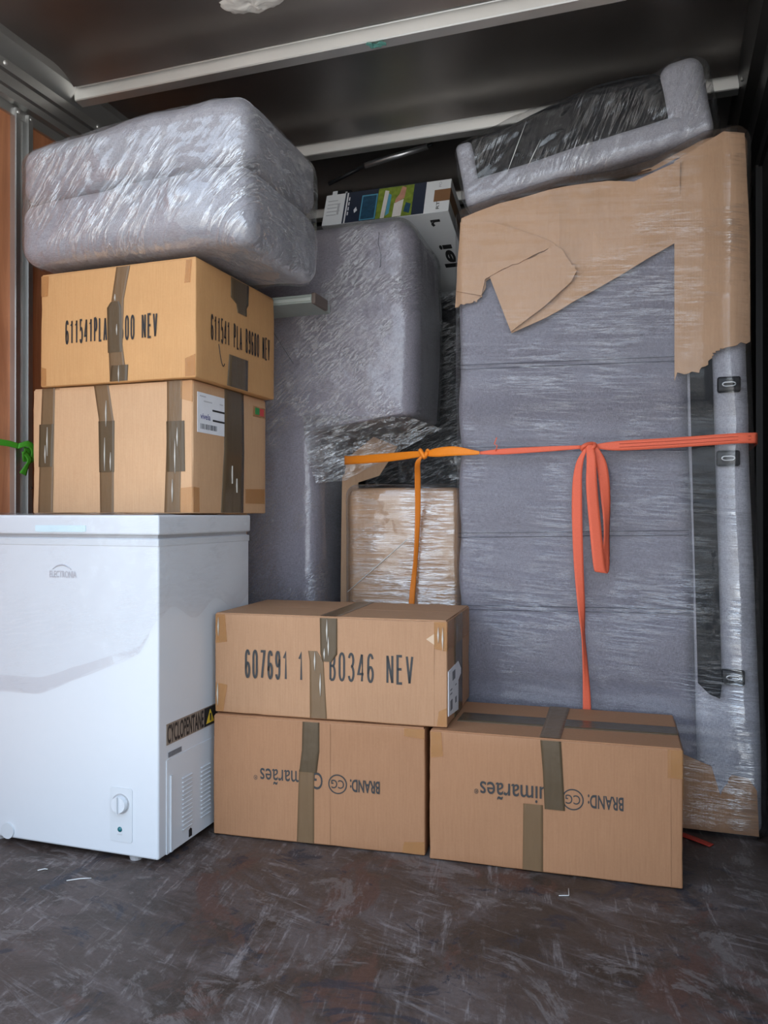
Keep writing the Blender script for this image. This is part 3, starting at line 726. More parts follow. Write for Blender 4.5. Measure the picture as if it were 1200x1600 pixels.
def ffn(p, n):
    q = p.copy()
    k = 0.0022 * fbm(p, 9, 3) + 0.0012 * fbm((p.x * 3, p.y * 3, p.z * 14), 5, 2)
    zb = .392 + .40 * max(0, p.x - .20) if p.y < .004 else .60 + .02 * math.sin(p.y * 30)
    if p.y < .004 and p.x > .50: zb += (.60 - zb) * (p.x - .50) / .06
    q.z = zb + (p.z - .333) * (.846 - zb) / (.846 - .333)
    ed = max(0.0, 1 - (Vector((p.x - .556, p.y + .004)).length / 0.05)) * max(0, 1 - abs(q.z - .70) / 0.14)
    return q + n * (k + 0.010 * ed * (0.5 + abs(noise.noise(q * 26))))
bmx = softbox('film_wrap', BW + .014, BD + .012, .514, .006, (40, 30, 40), M['film_fridge'], t, lambda p, n: ffn(p + Vector((-.006, -.005, .333)), n))
bm = bmesh.new(); bm.from_mesh(bmx.data)
bmesh.ops.delete(bm, geom=[f for f in bm.faces if abs(f.normal.z) > 0.25], context='FACES'); bm.to_mesh(bmx.data); bm.free()
# crumpled film gathered round the foot of the carton on the lid
V = []; F = []; nu, nv = 70, 5
for i in range(nu + 1):
    s = -.0 + .53 * i / nu
    for j in range(nv + 1):
        q = j / nv
        V.append(Vector((s, .012 + .10 * q, .8495 + 0.010 * max(0, fbm((s * 9, q * 1.3, 2), 1.6, 3)) * math.sin(math.pi * min(1, q * 1.2)) + 0.003 * math.sin(math.pi * q))))
for i in range(nu):
    for j in range(nv):
        a = i * (nv + 1) + j; F.append((a, a + nv + 1, a + nv + 2, a + 1))
pyd('film_gather', V, F, M['film_bundle'], t, True)

# ------------------------------------------------------------------ bundle of two wrapped cushions
t = thing('wrapped_cushion_bundle', 'pale grey cushions bundled in crinkled clear film, topmost on the left stack', 'cushion', (-1.665, 1.765, 1.538))
def pillow(p, n, W, D, H, am):
    u, v = (p.x / W - .5) * 2, (p.y / D - .5) * 2
    ww = (p.z / H - .5) * 2
    q = p.copy()
    q.y += am * n.y * (1 - u * u) * (1 - ww * ww) * 0.6
    q.z += am * n.z * (1 - u * u) * (1 - v * v) * 0.35
    return q + n * 0.006 * fbm(p, 5, 3)
def sag(q):
    # the overhanging right end droops past the carton below and the far end is lower
    over = max(0.0, q.x - .555) / .16
    q.z -= 0.020 * over * over * max(0.0, 1 - q.z / .2)
    q.z += 0.020 * max(0, 1 - abs(q.x - .60) / .3) * max(0, q.z / .4) - 0.035 * max(0, 1 - q.x / .35) * max(0, q.z / .4)
    return q
def low_fn(p, n):
    q = pillow(p, n, .715, .44, .2, .020)
    b = max(0.0, 1 - ((p.x - .555) ** 2 + (p.z - .10) ** 2) ** .5 / .13)
    if n.y < -.2: q.y -= 0.020 * b * b * (3 - 2 * b)
    return sag(q)
def up_fn(p, n):
    q = pillow(p, n, .705, .44, .19, .018); q = q + Vector((.004, 0, .1805)); return sag(q)
softbox('cushion', .715, .44, .182, .048, (26, 16, 8), M['fabric_light'], t, low_fn)
softbox('cushion', .705, .44, .168, .048, (26, 16, 8), M['fabric_light'], t, up_fn)
def bfn(p, n):
    u, v = (p.x / .725 - .5) * 2, (p.y / .455 - .5) * 2
    q = p + Vector((-.005, -.008, -.007 if p.z < .12 else 0))
    zz = q.z / .395
    q.y -= n.y * 0 ; q.y += n.y * .020 * (1 - u * u)
    waist = math.exp(-((q.z - .178) / .022) ** 2)
    q = q - n * (0.003 * waist * (1 - abs(n.z)) * (1 if p.x < .68 else .4))
    if n.y < -.2:
        b = max(0.0, 1 - ((p.x - .555) ** 2 + (p.z - .10) ** 2) ** .5 / .15); q.y -= 0.020 * b * b * (3 - 2 * b)
    q = sag(q)
    # gathered creases: long diagonal ridges on the front, swirls at the right end
    d = p.x * .80 - p.z * .62
    w1 = noise.noise(Vector((d * 30, (p.x + p.z) * 4.5, p.y * 4))) ; w2 = fbm(p, 16, 3)
    rad = ((p.x - .555) ** 2 + (p.z - .11) ** 2) ** .5
    sw = math.sin(rad * 210 + 3 * noise.noise(p * 9)) * max(0, 1 - rad / .14)
    return q + n * (0.0015 + 0.0035 * abs(w1) + 0.0030 * w2 + 0.0014 * sw)
softbox('film_wrap', .725, .455, .348, .062, (96, 48, 52), M['film_bundle'], t, bfn)

# ------------------------------------------------------------------ wrapped sofa section standing behind the left stack
t = thing('wrapped_sofa_section', 'grey L-shaped sofa section stood on end, wrapped in film behind the left stack', 'sofa', (-1.56, 2.5, 0))
def seam(z, z0, wdt=0.006, dp=0.008): return dp * math.exp(-((z - z0) / wdt) ** 2)
def ell(x_, z_):
    q = min(1.0, max(0.0, (z_ - 1.125) / .055)); q = q * q * (3 - 2 * q)
    return x_ * (.585 + .415 * q)
def a_body(p, n):
    k = 0.004 * fbm(p, 4, 3)
    if n.x > 0 and p.z > 1.15: k += 0.014 * n.x * math.sin(math.pi * (p.z - 1.15) / .68)
    if n.y < -.5: k += 0.005 * math.sin(math.pi * min(1, max(0, p.x / .8))) - seam(p.x, .49, .004, .003) * (p.z > 1.2) - seam(p.z, 1.165, .007, .004) * (p.x < .5) - seam(p.z, .86, .004, .002)
    q = p + n * k; q.x = ell(q.x, q.z)
    q.z -= .03 * max(0, q.y / .38) * max(0, (q.z - 1.6) / .23)
    return q
softbox('body', .80, .38, 1.832, .070, (34, 10, 110), M['fabric'], t, a_body)
# stitched seams
def thread(fr, pts, par, r_=.0011): return tube('seam', [fr(*p) for p in pts], r_, M['stitch'], par, 5)
fa = lambda s, z, e=0.0: Vector((s, -0.004 - e, z))
thread(fa, [(.452, 1.21), (.453, 1.40)], t); thread(fa, [(.694, 1.775), (.690, 1.74), (.70, 1.70), (.696, 1.66)], t, .0009); thread(fa, [(.30, 1.49), (.36, 1.40), (.42, 1.31)], t, .0009)
def afilm(p, n):
    q0 = p + Vector((-.006, -.006, 0.002))
    k = 0.0045 + 0.004 * fbm(q0, 4, 3)
    d = q0.x * .62 + q0.z * .78; d2 = q0.x * .78 - q0.z * .62
    k += 0.0030 * abs(noise.noise(Vector((d * 34, d2 * 7, p.y * 6)))) * (0.35 + 0.65 * max(0, 1 - abs(q0.z - 1.30) / .35))
    if n.x > 0 and p.z > 1.15: k += 0.014 * n.x * math.sin(math.pi * min(1, (p.z - 1.15) / .68))
    if n.y < -.5: k += 0.005 * math.sin(math.pi * min(1, max(0, p.x / .8)))
    q = q0 + n * k; q.x = ell(q.x, q.z)
    q.z -= .03 * max(0, q.y / .38) * max(0, (q.z - 1.6) / .23)
    return q
softbox('film_wrap', .811, .390, 1.837, .073, (70, 18, 190), M['film_a'], t, afilm)
# membrane of film stretched across the inner corner, gathered into radiating folds
A_ = [Vector((.425, -.016, 1.185)), Vector((.80, -.002, 1.165)), Vector((.915 - .035, .09, 1.135)), Vector((.553, .05, .965)), Vector((.468, .0, .955)), Vector((.445, -.016, 1.03))]
V = []; F = []; nu, nv = 60, 26
for i in range(nu + 1):
    a = i / nu
    top = A_[0].lerp(A_[1], min(1, a * 1.25)) if a < .8 else A_[1].lerp(A_[2], (a - .8) / .2)
    bot = A_[5].lerp(A_[4], a / .25) if a < .25 else (A_[4].lerp(A_[3], (a - .25) / .3) if a < .55 else A_[3].lerp(A_[2], (a - .55) / .45))
    for j in range(nv + 1):
        b = j / nv
        p = top.lerp(bot, b) + Vector((0, 0.03 * math.sin(math.pi * b) * math.sin(math.pi * a), 0))
        ang = math.atan2(p.z - .93, p.x - .36)
        p.y -= 0.010 * abs(noise.noise(Vector((ang * 13, (p - A_[4]).length * 4, 1)))) + 0.006 * fbm(p, 14, 2) * math.sin(math.pi * b)
        V.append(p)
for i in range(nu):
    for j in range(nv):
        a = i * (nv + 1) + j; F.append((a, a + nv + 1, a + nv + 2, a + 1))
pyd('film_web', V, F, M['film_silver'], t, True)

# ------------------------------------------------------------------ dark wrapped goods at the back, between the sofas
t = thing('wrapped_dark_furniture', 'black furniture back in shiny film, deep in the gap between the sofas', 'furniture', (-1.10, 3.005, 0))
softbox('body', .56, .20, 1.695, .03, (12, 6, 30), M['black_cloth'], t, lambda p, n: p + n * 0.003 * fbm(p, 5, 2))
softbox('film_wrap', .572, .21, 1.707, .034, (44, 10, 130), M['film_silver'], t,
        lambda p, n: p + Vector((-.006, -.005, .002 if p.z > .04 else .001)) + n * (0.004 + 0.006 * abs(noise.noise(Vector((p.x * 8 + p.z * 5, p.y * 8, p.z * 32 - p.x * 9)))) + 0.004 * fbm(p, 9, 3)))

# ------------------------------------------------------------------ rounded carton under film between the sofas
t = thing('wrapped_carton', 'rounded brown carton under glossy film, between the two sofas behind the cartons', 'box', (-.963, 2.45, 0))
softbox('carton_body', .38, .34, .935, .030, (18, 12, 34), M['kraft_sheet'], t, lambda p, n: p + n * (0.004 * fbm(p, 5, 2) + (.006 * math.sin(math.pi * p.x / .38) if n.y < -.5 else 0)))
softbox('film_wrap', .392, .352, .944, .034, (40, 16, 130), M['film_carton'], t,
        lambda p, n: p + Vector((-.006, -.006, .001)) + n * (0.003 + 0.004 * fbm(p, 5, 2) + (.006 * math.sin(math.pi * p.x / .38) if n.y < -.5 else 0) + 0.0016 * noise.noise(Vector((p.x * 3, p.y * 3, p.z * 60)))))
fc = lambda s, z, e=0.0: Vector((s, -e, z))
tube('film_strand', [fc(.01 + .20 * q, .60 + .17 * q, .016) for q in (0, .5, 1)], .0012, M['shred'], t, 5)

# loose cardboard sheet: general builder (outline in the local x-z plane, thickness towards -y)
def sheet(name, outline, m, parent, fn, th=0.004, step=0.03):
    bm = bmesh.new()
    vs = [bm.verts.new((p[0], 0, p[1])) for p in outline]
    bm.faces.new(vs).normal_update(); bmesh.ops.triangulate(bm, faces=bm.faces[:])
    xs = [p[0] for p in outline]; zs = [p[1] for p in outline]
    for lo, hi, no in ((min(xs), max(xs), Vector((1, 0, 0))), (min(zs), max(zs), Vector((0, 0, 1)))):
        k = lo + step
        while k < hi:
            bmesh.ops.bisect_plane(bm, geom=bm.verts[:] + bm.edges[:] + bm.faces[:], plane_co=no * k, plane_no=no); k += step
    bmesh.ops.recalc_face_normals(bm, faces=bm.faces[:])
    if bm.faces[:] and sum(f.normal.y for f in bm.faces) > 0: bmesh.ops.reverse_faces(bm, faces=bm.faces[:])
    for v in bm.verts: v.co.y = fn(v.co.x, v.co.z)
    r_ = bmesh.ops.extrude_face_region(bm, geom=bm.faces[:])
    for g in r_['geom']:
        if isinstance(g, bmesh.types.BMVert): g.co.y -= th
    bmesh.ops.recalc_face_normals(bm, faces=bm.faces[:])
    o = bmo(name, bm, m, parent); return o
def ragged(pts, amp, n=5, seed=0):
    """add torn wobble between outline points flagged True"""
    out = []
    for i, p in enumerate(pts):
        q = pts[(i + 1) % len(pts)]; out.append((p[0], p[1]))
        if len(p) > 2:
            for k in range(1, n):
                s = k / n; d = amp * noise.noise(Vector((seed + i * 3.1 + s * 7, s * 11, seed)))
                dx, dz = q[0] - p[0], q[1] - p[1]; ln = math.hypot(dx, dz) or 1
                out.append((p[0] + dx * s - dz / ln * d, p[1] + dz * s + dx / ln * d))
    return out
o = sheet('cardboard_sheet', ragged([(.004, .002), (.070, .002), (.074, .80), (.076, .962), (.150, .985), (.215, 1.085), (.13, 1.12), (.04, 1.05, 1), (.018, .97, 1)], .006, 6, 2), M['kraft_sheet'], None,
          lambda x_, z_: 0.008 * math.sin(x_ * 16) + (.20 * max(0, (x_ - .08)) if z_ > .9 else 0))
o.location = (-1.068, 2.63, 0)
tag(o, 'loose brown cardboard sheet standing between grey sofa section and rounded carton', 'cardboard')

# ------------------------------------------------------------------ big sofa standing on end, right
t = thing('wrapped_sofa', 'large grey sofa stood on end under film with torn cardboard, right side', 'sofa', (-.558, 2.325, 0))
SW, SD, SH = .815, .50, 1.0
def prof(x_):
    pts = [(0, 1.725), (.12, 1.755), (.30, 1.782), (.45, 1.785), (.56, 1.80), (.62, 1.825), (.70, 1.858), (.79, 1.866), (.83, 1.855)]
    for (a, za), (b, zb) in zip(pts[:-1], pts[1:]):
        if a <= x_ <= b: return za + (zb - za) * (x_ - a) / (b - a)
    return pts[0][1] if x_ < 0 else pts[-1][1]
def taper(q):
    q.x -= 0.034 * min(1, max(0, (q.z - .2) / 1.05)) * max(0, (q.x - .2) / .6); return q
SEAMS = (1.278, 1.036, .795, .583, .365)
def b_fn(p, n):
    q = p.copy(); q.z = p.z if p.z < 1.5 else 1.5 + (p.z - 1.5) * (prof(p.x) - 1.5) / .36
    k = 0.004 * fbm(p, 3.5, 3)
    if n.y < -.5 and p.x < .655:
        for s in SEAMS: k -= seam(p.z + .012 * (p.x / .65 - .5) * (1 if s > .9 else -1), s, .011, .007)
        for a, b_ in zip((1.86,) + SEAMS, SEAMS + (0.0,)):
            if b_ <= p.z <= a: k += 0.010 * math.sin(math.pi * (p.z - b_) / (a - b_)) * min(1, (.66 - p.x) / .04)
    return taper(q + n * k)
softbox('seat_cushions', .660, SD, 1.86, .035, (22, 10, 96), M['fabric_seat'], t, b_fn)
def frame_fn(p, n):
    q = p + Vector((.655, .0, 0)); q.z = p.z if p.z < 1.5 else 1.5 + (p.z - 1.5) * (prof(q.x) - 1.5) / .36
    lowb = max(0, 1 - (p.z / .36) ** 4) if p.z < .36 else 0
    q.y -= 0.016 * lowb
    return taper(q + n * 0.003 * fbm(p, 4, 3))
softbox('frame', .160, SD, 1.86, .034, (6, 10, 60), M['fabric_light'], t, frame_fn)
# dark strip between cushions and frame
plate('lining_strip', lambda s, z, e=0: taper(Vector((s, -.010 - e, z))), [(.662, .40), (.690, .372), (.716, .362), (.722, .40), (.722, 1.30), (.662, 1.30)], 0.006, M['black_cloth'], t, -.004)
# double stitch lines
for s in SEAMS[:4]:
    for dz in (-.006, .006):
        tl = .012 * (1 if s > .9 else -1)
        tube('seam', [taper(Vector((xx, -.0035 - .004 * fbm((xx, 0, s), 3.5, 3) if False else -.0030, s + dz - tl * (xx / .65 - .5)))) for xx in [i * .65 / 14 for i in range(15)]], .0008, M['stitch'], t, 5)
# latch brackets on the frame
def bracket(cx, cz):
    b = Vector((cx, -.004, cz))
    bm = bmesh.new(); bbox(bm, (cx - .029, -.013, cz - .021), (cx + .029, .004, cz + .021), .006, 3)
    o = bmo('bracket', bm, M['black_plastic'], t, True)
    pts = [Vector((cx + .010 * math.cos(a) + (.006 if math.cos(a) > 0 else -.006), -.0145, cz + .0055 * math.sin(a))) for a in [2 * math.pi * k / 16 for k in range(17)]]
    tube('slot_ring', pts, .0017, M['silver_tube'], o, 6)
for (cx, cz) in ((.735, 1.195), (.733, .999), (.744, .419)): bracket(cx, cz)
# torn cardboard sheets under the film
bx = lambda q: (q[0] + .558, q[1], *q[2:])
rs = random.Random(3)
main = [(-.543, 1.712), (-.562, 1.455, 1), (-.51, 1.466, 1), (-.483, 1.48, 1), (-.471, 1.525), (-.459, 1.532), (-.397, 1.368), (-.30, 1.405), (-.213, 1.448), (-.097, 1.506), (.041, 1.579),
        (.055, 1.60), (.055, 1.795), (-.062, 1.756), (-.133, 1.770), (-.25, 1.768), (-.432, 1.745)]
def crease(x_, z_):
    d = 0.007 * math.sin((x_ * .9 - z_ * .35) * 14) + 0.006 * fbm((x_, 0, z_), 7, 3)
    fold = abs((x_ - .30) + (z_ - 1.6) * .25)
    return -0.020 - abs(d) - 0.008 * max(0, 1 - fold / .05)
sheet('cardboard_sheet', ragged([bx(q) for q in main], .010, 6, 1), M['kraft_sheet'], t, crease)
flap = [(-.459, 1.534), (-.40, 1.556, 1), (-.33, 1.575, 1), (-.272, 1.603, 1), (-.255, 1.591), (-.235, 1.555, 1), (-.213, 1.524), (-.228, 1.496), (-.30, 1.436), (-.397, 1.370)]
sheet('cardboard_flap', ragged([bx(q) for q in flap], .007, 5, 4), M['kraft_sheet'], t, lambda x_, z_: -.032 - .008 * max(0, (x_ - .1) / .25) - .004 * abs(fbm((x_, 1, z_), 9, 2)))
upf = [(-.545, 1.70), (-.556, 1.50), (-.483, 1.482), (-.471, 1.527), (-.42, 1.550, 1), (-.35, 1.572, 1), (-.272, 1.604, 1), (-.32, 1.635), (-.45, 1.69)]
sheet('cardboard_flap', ragged([bx(q) for q in upf], .006, 5, 8), M['kraft_sheet'], t, lambda x_, z_: -.031 - .010 * max(0, 1 - abs(z_ - 1.57) / .08))
rgt = [(.041, 1.80), (.041, 1.209), (.048, 1.232, 1), (.103, 1.228, 1), (.131, 1.263, 1), (.143, 1.283, 1), (.162, 1.288, 1), (.228, 1.303), (.226, 1.60), (.215, 1.852), (.163, 1.862)]
sheet('cardboard_sheet', ragged([bx(q) for q in rgt], .010, 6, 6), M['kraft_sheet'], t, lambda x_, z_: -.020 - .003 * math.sin(z_ * 9) - .004 * abs(fbm((x_, 2, z_), 6, 2)) + .006 * max(0, (x_ - .74) / .05))
# cardboard wrapped over the top and the right corner
softbox('cardboard_cap', .30, .40, .57, .022, (12, 10, 16), M['kraft_sheet'], t, lambda p, n: taper(Vector((p.x + .520, p.y + .012, 1.306 + p.z * (prof(p.x + .52) + .012 - 1.306) / .57)) + n * .004 * fbm(p, 8, 2)))
V = []; F = []
for i in range(25):
    xx = .01 + .53 * i / 24
    for j in range(9):
        yy_ = -.020 + .40 * j / 8
        hump = .013 * math.sin(math.pi * min(1, j / 7)) * (0.6 + .8 * abs(fbm((xx, yy_, 0), 6, 2))) 
        V.append(Vector((xx, yy_, prof(xx) + .004 + (hump if j else -.012))))
for i in range(24):
    for j in range(8): a = i * 9 + j; F.append((a, a + 9, a + 10, a + 1))
o = pyd('cardboard_top', V, F, M['kraft_sheet'], t, True)
bot = [(.60, .215), (.62, .208), (.69, .183), (.712, .109, 1), (.74, .165), (.78, .160), (.80, .13), (.805, .012), (.60, .012)]
sheet('cardboard_sheet', ragged(bot, .006, 5, 9), M['kraft_mid'], t, lambda x_, z_: -.019 - .003 * fbm((x_, 0, z_), 8, 2))
def bfilm(p, n):
    q = p + Vector((-.006, -.024, 0)); q.z = max(.001, p.z if p.z < 1.5 else 1.5 + (p.z - 1.5) * (prof(q.x) + .014 - 1.5) / .372)
    lowb = max(0, 1 - (p.z / .36) ** 4) if p.z < .36 else 0
    cb = min(1, max(0, (q.z - 1.10) / .12)); cb = cb * cb * (3 - 2 * cb)
    if n.y < 0: q.y -= 0.014 * lowb + (0.034 * cb * (1 - .5 * min(1, max(0, (q.x - .70) / .10)))) * -n.y
    k = 0.002
    if n.y < -.5:
        band = max(0, 1 - abs(q.z - .33) / .10) + .4 * max(0, (q.x - .6) / .2) + .5 * max(0, (q.z - 1.5) / .4)
        k += (0.0014 + 0.0045 * band) * noise.noise(Vector((q.x * 4, 0, q.z * 75 + q.x * 5))) * (0.4 + noise.noise(Vector((q.x * 5, 3, q.z * 5))) ** 2 * 2)
        k += .003 * fbm((q.x, 0, q.z), 5, 3)
        xr = .772 + .008 * noise.noise(Vector((1, 2, q.z * 4)))
        if q.z > .3: k += .009 * math.exp(-((q.x - xr) / .013) ** 2) * (.55 + .45 * noise.noise(Vector((7, 2, q.z * 9))))
    return taper(q + n * k)
softbox('film_wrap', SW + .016, SD + .03, 1.872, .034, (90, 14, 230), M['film_b'], t, bfilm)

# ------------------------------------------------------------------ wrapped sofa seat on top, right (its black underside faces out)
t = thing('wrapped_seat_module', 'grey rimmed seat module with black underside, wrapped in film atop the large sofa', 'sofa', (-.541, 2.355, 1.768), (0, R(-10), 0))
softbox('core', .70, .34, .17, .03, (14, 8, 8), M['fabric_light'], t, lambda p, n: p + Vector((0, .03, 0.002)) + n * .003 * fbm(p, 5, 2))
softbox('bottom_rim', .70, .36, .083, .026, (20, 8, 4), M['fabric_light'], t, lambda p, n: p + Vector((0, 0, 0)) + n * .003 * fbm(p, 6, 2))
softbox('side_rim', .115, .36, .235, .040, (6, 10, 10), M['fabric_light'], t, lambda p, n: p + Vector((.588 + .02 * (p.z / .23) * 0, 0, .0)) + n * .004 * fbm(p, 6, 2))
softbox('side_rim', .050, .30, .195, .016, (4, 8, 8), M['fabric_light'], t, lambda p, n: p + Vector((-.004, 0.004, .004)) + n * .003 * fbm(p + Vector((3, 0, 0)), 6, 2))
def under(p, n):
    q = p + Vector((.036, .006, .056))
    q.z += p.z / .16 * (.035 * math.sin(math.pi * min(1, max(0, (p.x - .12) / .50))) - .012)
    if n.y < -.3: q.y += .010 - .012 * math.sin(math.pi * p.x / .56) * math.sin(math.pi * min(1, p.z / .16))
    return q + n * .004 * fbm(p, 9, 3)
softbox('underside_cloth', .56, .28, .160, .022, (24, 10, 10), M['black_cloth'], t, under)
def cfilm(p, n):
    q = p + Vector((-.010, -.008, -.004))
    xx = q.x
    zt = .205 + .028 * max(0, 1 - abs(xx - .645) / .09) + .022 * math.sin(math.pi * min(1, max(0, (xx - .08) / .50))) - .012 * max(0, .1 - xx) / .1
    q.z = p.z * zt / .22 if p.z > .03 else q.z
    d = xx * .55 - q.z * .83
    return q + n * (.003 + .0050 * abs(noise.noise(Vector((d * 40, (xx + q.z) * 6, p.y * 5)))) + .003 * fbm(p, 12, 3))
softbox('film_wrap', .725, .38, .225, .035, (90, 26, 34), M['film_black'], t, cfilm)
for (s0, z0, s1, z1) in ((.135, .055, .215, .185), (.20, .06, .245, .12)):
    tube('film_crease', [Vector((s0 + (s1 - s0) * q, -.016, z0 + (z1 - z0) * q)) for q in (0, .5, 1)], [.0006, .0016, .0005], M['shred'], t, 5)

# ------------------------------------------------------------------ printed product carton lying tilted behind the left sofa section
PB = .475; PH = .140; PL = .50; pitch = R(21)
t = thing('printed_product_carton', 'white and navy product carton with photo print, tilted behind the left sofa section', 'box', (-1.160, 2.70, 1.898), (-pitch, 0, 0))
box('carton_body', (0, 0, 0), (PB, PL, PH), M['white_board'], t, .002)
plate('navy_panel', front, rect(.090, .001, .385, PH - .001), .0010, M['navy'], t)
plate('stripe', front, rect(.078, .001, .084, PH - .001), .0010, M['navy'], t)
for k in range(5): plate('printed_line', front, rect(.012, .108 - k * .016, .05 + .012 * (k % 2), .111 - k * .016), .001, M['ink_faint'], t)
plate('printed_line', front, rect(.052, .045, .060, .095), .001, M['ink_faint'], t)
for k in range(4): plate('printed_mark', front, rect(.094, .035 + k * .022, .098, .05 + k * .022), .0016, M['paper'], t, .001)
plate('screen_print', front, rect(.145, .004, .205, .116), .0016, M['blue_print'], t, .0009); plate('screen_picture', front, rect(.149, .008, .201, .110), .0021, M['screen_dark'], t, .0016)
plate('leaf_mark', front, [(.122, .042), (.132, .052), (.126, .068), (.118, .055)], .0016, M['paper'], t, .0009)
ph = plate('photo_print', front, rect(.207, .001, .340, PH - .004), .0014, M['grass_print'], t, .0009)
for (poly, mm) in (([(.225, .002), (.240, .002), (.247, .12), (.232, .125)], 'cream_print'), ([(.243, .01), (.256, .02), (.258, .10), (.247, .11)], 'blue_print'), ([(.27, .002), (.302, .002), (.306, .075), (.272, .062)], 'cream_print'),
                   ([(.274, .06), (.308, .08), (.312, .125), (.296, .134), (.288, .10), (.276, .08)], 'skin_print'), ([(.262, .02), (.268, .02), (.27, .13), (.264, .13)], 'grass_print'), ([(.31, .02), (.332, .01), (.335, .05), (.316, .06)], 'screen_dark')):
    plate('picture_patch', front, poly, .0019, M[mm], ph, .0014)
text('PO', front, .432, .441, .108, .130, M['ink_faint'], t, .0012, .01, turn=True); text('RT', front, .429, .440, .012, .045, M['ink_grey'], t, .0012, .01, turn=True)
plate('tape', front, rect(.418, .046, PB + .0008, .096), .0018, plain('tan paper tape', (.24, .115, .05), .5), t)
plate('tape', right_of(PB), rect(-.001, .046, .26, .10), .0010, plain('tan paper tape side', (.24, .115, .05), .5), t)
under_f = lambda s, tt_, e=0.0: Vector((s, tt_, -e))
text('r', under_f, .400, .435, .035, .07, M['ink'], t, .0012, .03, turn=True); text('iel', under_f, .395, .445, .17, .30, M['ink'], t, .0012, .03, turn=True)
# small black carton lying on it
Rm = Matrix.Rotation(-pitch, 4, 'X'); base = Vector((-1.160, 2.70, 1.898))
t = thing('small_black_carton', 'small black and white carton on the left end of the product carton', 'box', base + Rm @ Vector((.012, .02, PH + .001)), (-pitch, 0, 0))
box('carton_body', (0, 0, 0), (.075, .10, .034), M['black_plastic'], t, .002); plate('white_side', front, rect(.001, .001, .020, .033), .0008, M['white_board'], t)
plate('printed_mark', front, rect(.052, .010, .060, .024), .0008, M['ink_faint'], t)
# telescopic pole resting on the carton
t = thing('telescopic_pole', 'thin silver and black telescopic pole lying slanted above the product carton', 'pole', (0, 0, 0))
p0, p1, p2, p3 = Vector((-1.135, 2.80, 2.105)), Vector((-1.028, 2.80, 2.142)), Vector((-.788, 2.80, 2.178)), Vector((-.769, 2.80, 2.183))
lowp = p0 + (p0 - p1) * 2.2
tube('lower_tube', [p0 + (p0 - p1) * .35, p1], .007, M['black_plastic'], t, 12)
tube('upper_tube', [p1, p2], .0105, M['silver_tube'], t, 16)
tube('tip', [p2, p2.lerp(p3, .5), p3], [.006, .006, .0075], M['black_plastic'], t, 10)

# ------------------------------------------------------------------ lashing straps
UP = Vector((0, 0, 1))
W = .0135
t = thing('orange_lashing_strap', 'bright orange lashing strap knotted between the two sofas', 'strap', (0, 0, 0))
ribbon('webbing', [(Vector((-.998, 2.522, 1.032)), UP * W * 1.1), (Vector((-.95, 2.485, 1.030)), UP * W), (Vector((-.82, 2.42, 1.030)), UP * W), (Vector((-.70, 2.345, 1.032)), UP * W * .75), (Vector((-.662, 2.325, 1.031)), UP * W * .45)], M['orange'], t)
ribbon('webbing', [(Vector((-.655, 2.320, 1.031)), UP * W * .5), (Vector((-.62, 2.300, 1.033)), UP * W * .95), (Vector((-.56, 2.278, 1.034)), UP * W), (Vector((-.50, 2.274, 1.028)), UP * W * .5), (Vector((-.485, 2.274, 1.027)), UP * W * .3)], M['orange'], t)
kn = [Vector((-.662, 2.316, 1.031)) + Vector((.010 * math.cos(a) * (1 + .3 * math.sin(2 * a)), .008 * math.sin(a * 1.0), .011 * math.sin(a * 2 + .6))) for a in [2 * math.pi * k / 22 for k in range(23)]]
tube('knot', kn, .0062, M['orange'], t, 8)
ribbon('tail', [(Vector((-.664, 2.312, 1.030)), Vector((.006, 0, .004))), (Vector((-.682, 2.318, 1.005)), Vector((.0075, .002, 0))), (Vector((-.695, 2.36, .96)), Vector((.0085, .003, 0))), (Vector((-.708, 2.405, .85)), Vector((.0075, .004, 0))),
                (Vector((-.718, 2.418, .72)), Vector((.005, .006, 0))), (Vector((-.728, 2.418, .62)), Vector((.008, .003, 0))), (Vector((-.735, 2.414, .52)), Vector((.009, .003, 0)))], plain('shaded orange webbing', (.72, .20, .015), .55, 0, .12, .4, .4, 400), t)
t = thing('coral_lashing_strap', 'coral lashing strap across the large sofa with a loop and tail hanging', 'strap', (0, 0, 0))
Yf = 2.272
c1 = [(Vector((-.483, Yf, 1.026)), UP * W * .3), (Vector((-.42, Yf - .003, 1.028)), UP * W * .6), (Vector((-.30, Yf - .004, 1.032)), UP * W * .55), (Vector((-.20, Yf - .005, 1.035)), UP * W * .35)]
ribbon('webbing', c1, M['coral'], t)
c2 = [(Vector((-.165, Yf - .006, 1.036)), UP * W * .4), (Vector((-.10, Yf - .004, 1.036)), UP * W * .95), (Vector((.05, Yf - .001, 1.041)), UP * W), (Vector((.18, Yf, 1.047)), UP * W), (Vector((.226, Yf + .006, 1.048)), UP * W), (Vector((.242, Yf + .024, 1.049)), UP * W), (Vector((.248, Yf + .10, 1.05)), UP * W), (Vector((.252, Yf + .3, 1.05)), UP * W)]
ribbon('webbing', c2, M['coral'], t)
for dz in (.0045, -.0045):
    tube('stitching', [p + Vector((0, -.0022, dz)) for p, _ in c2[1:5]], .0006, M['coral_dark'], t, 4)
kn = [Vector((-.180, Yf - .012, 1.034)) + Vector((.017 * math.cos(a), .008 * math.sin(2 * a), .009 * math.sin(a + .5))) for a in [2 * math.pi * k / 22 for k in range(23)]]
tube('knot', kn, .0058, M['coral'], t, 8)
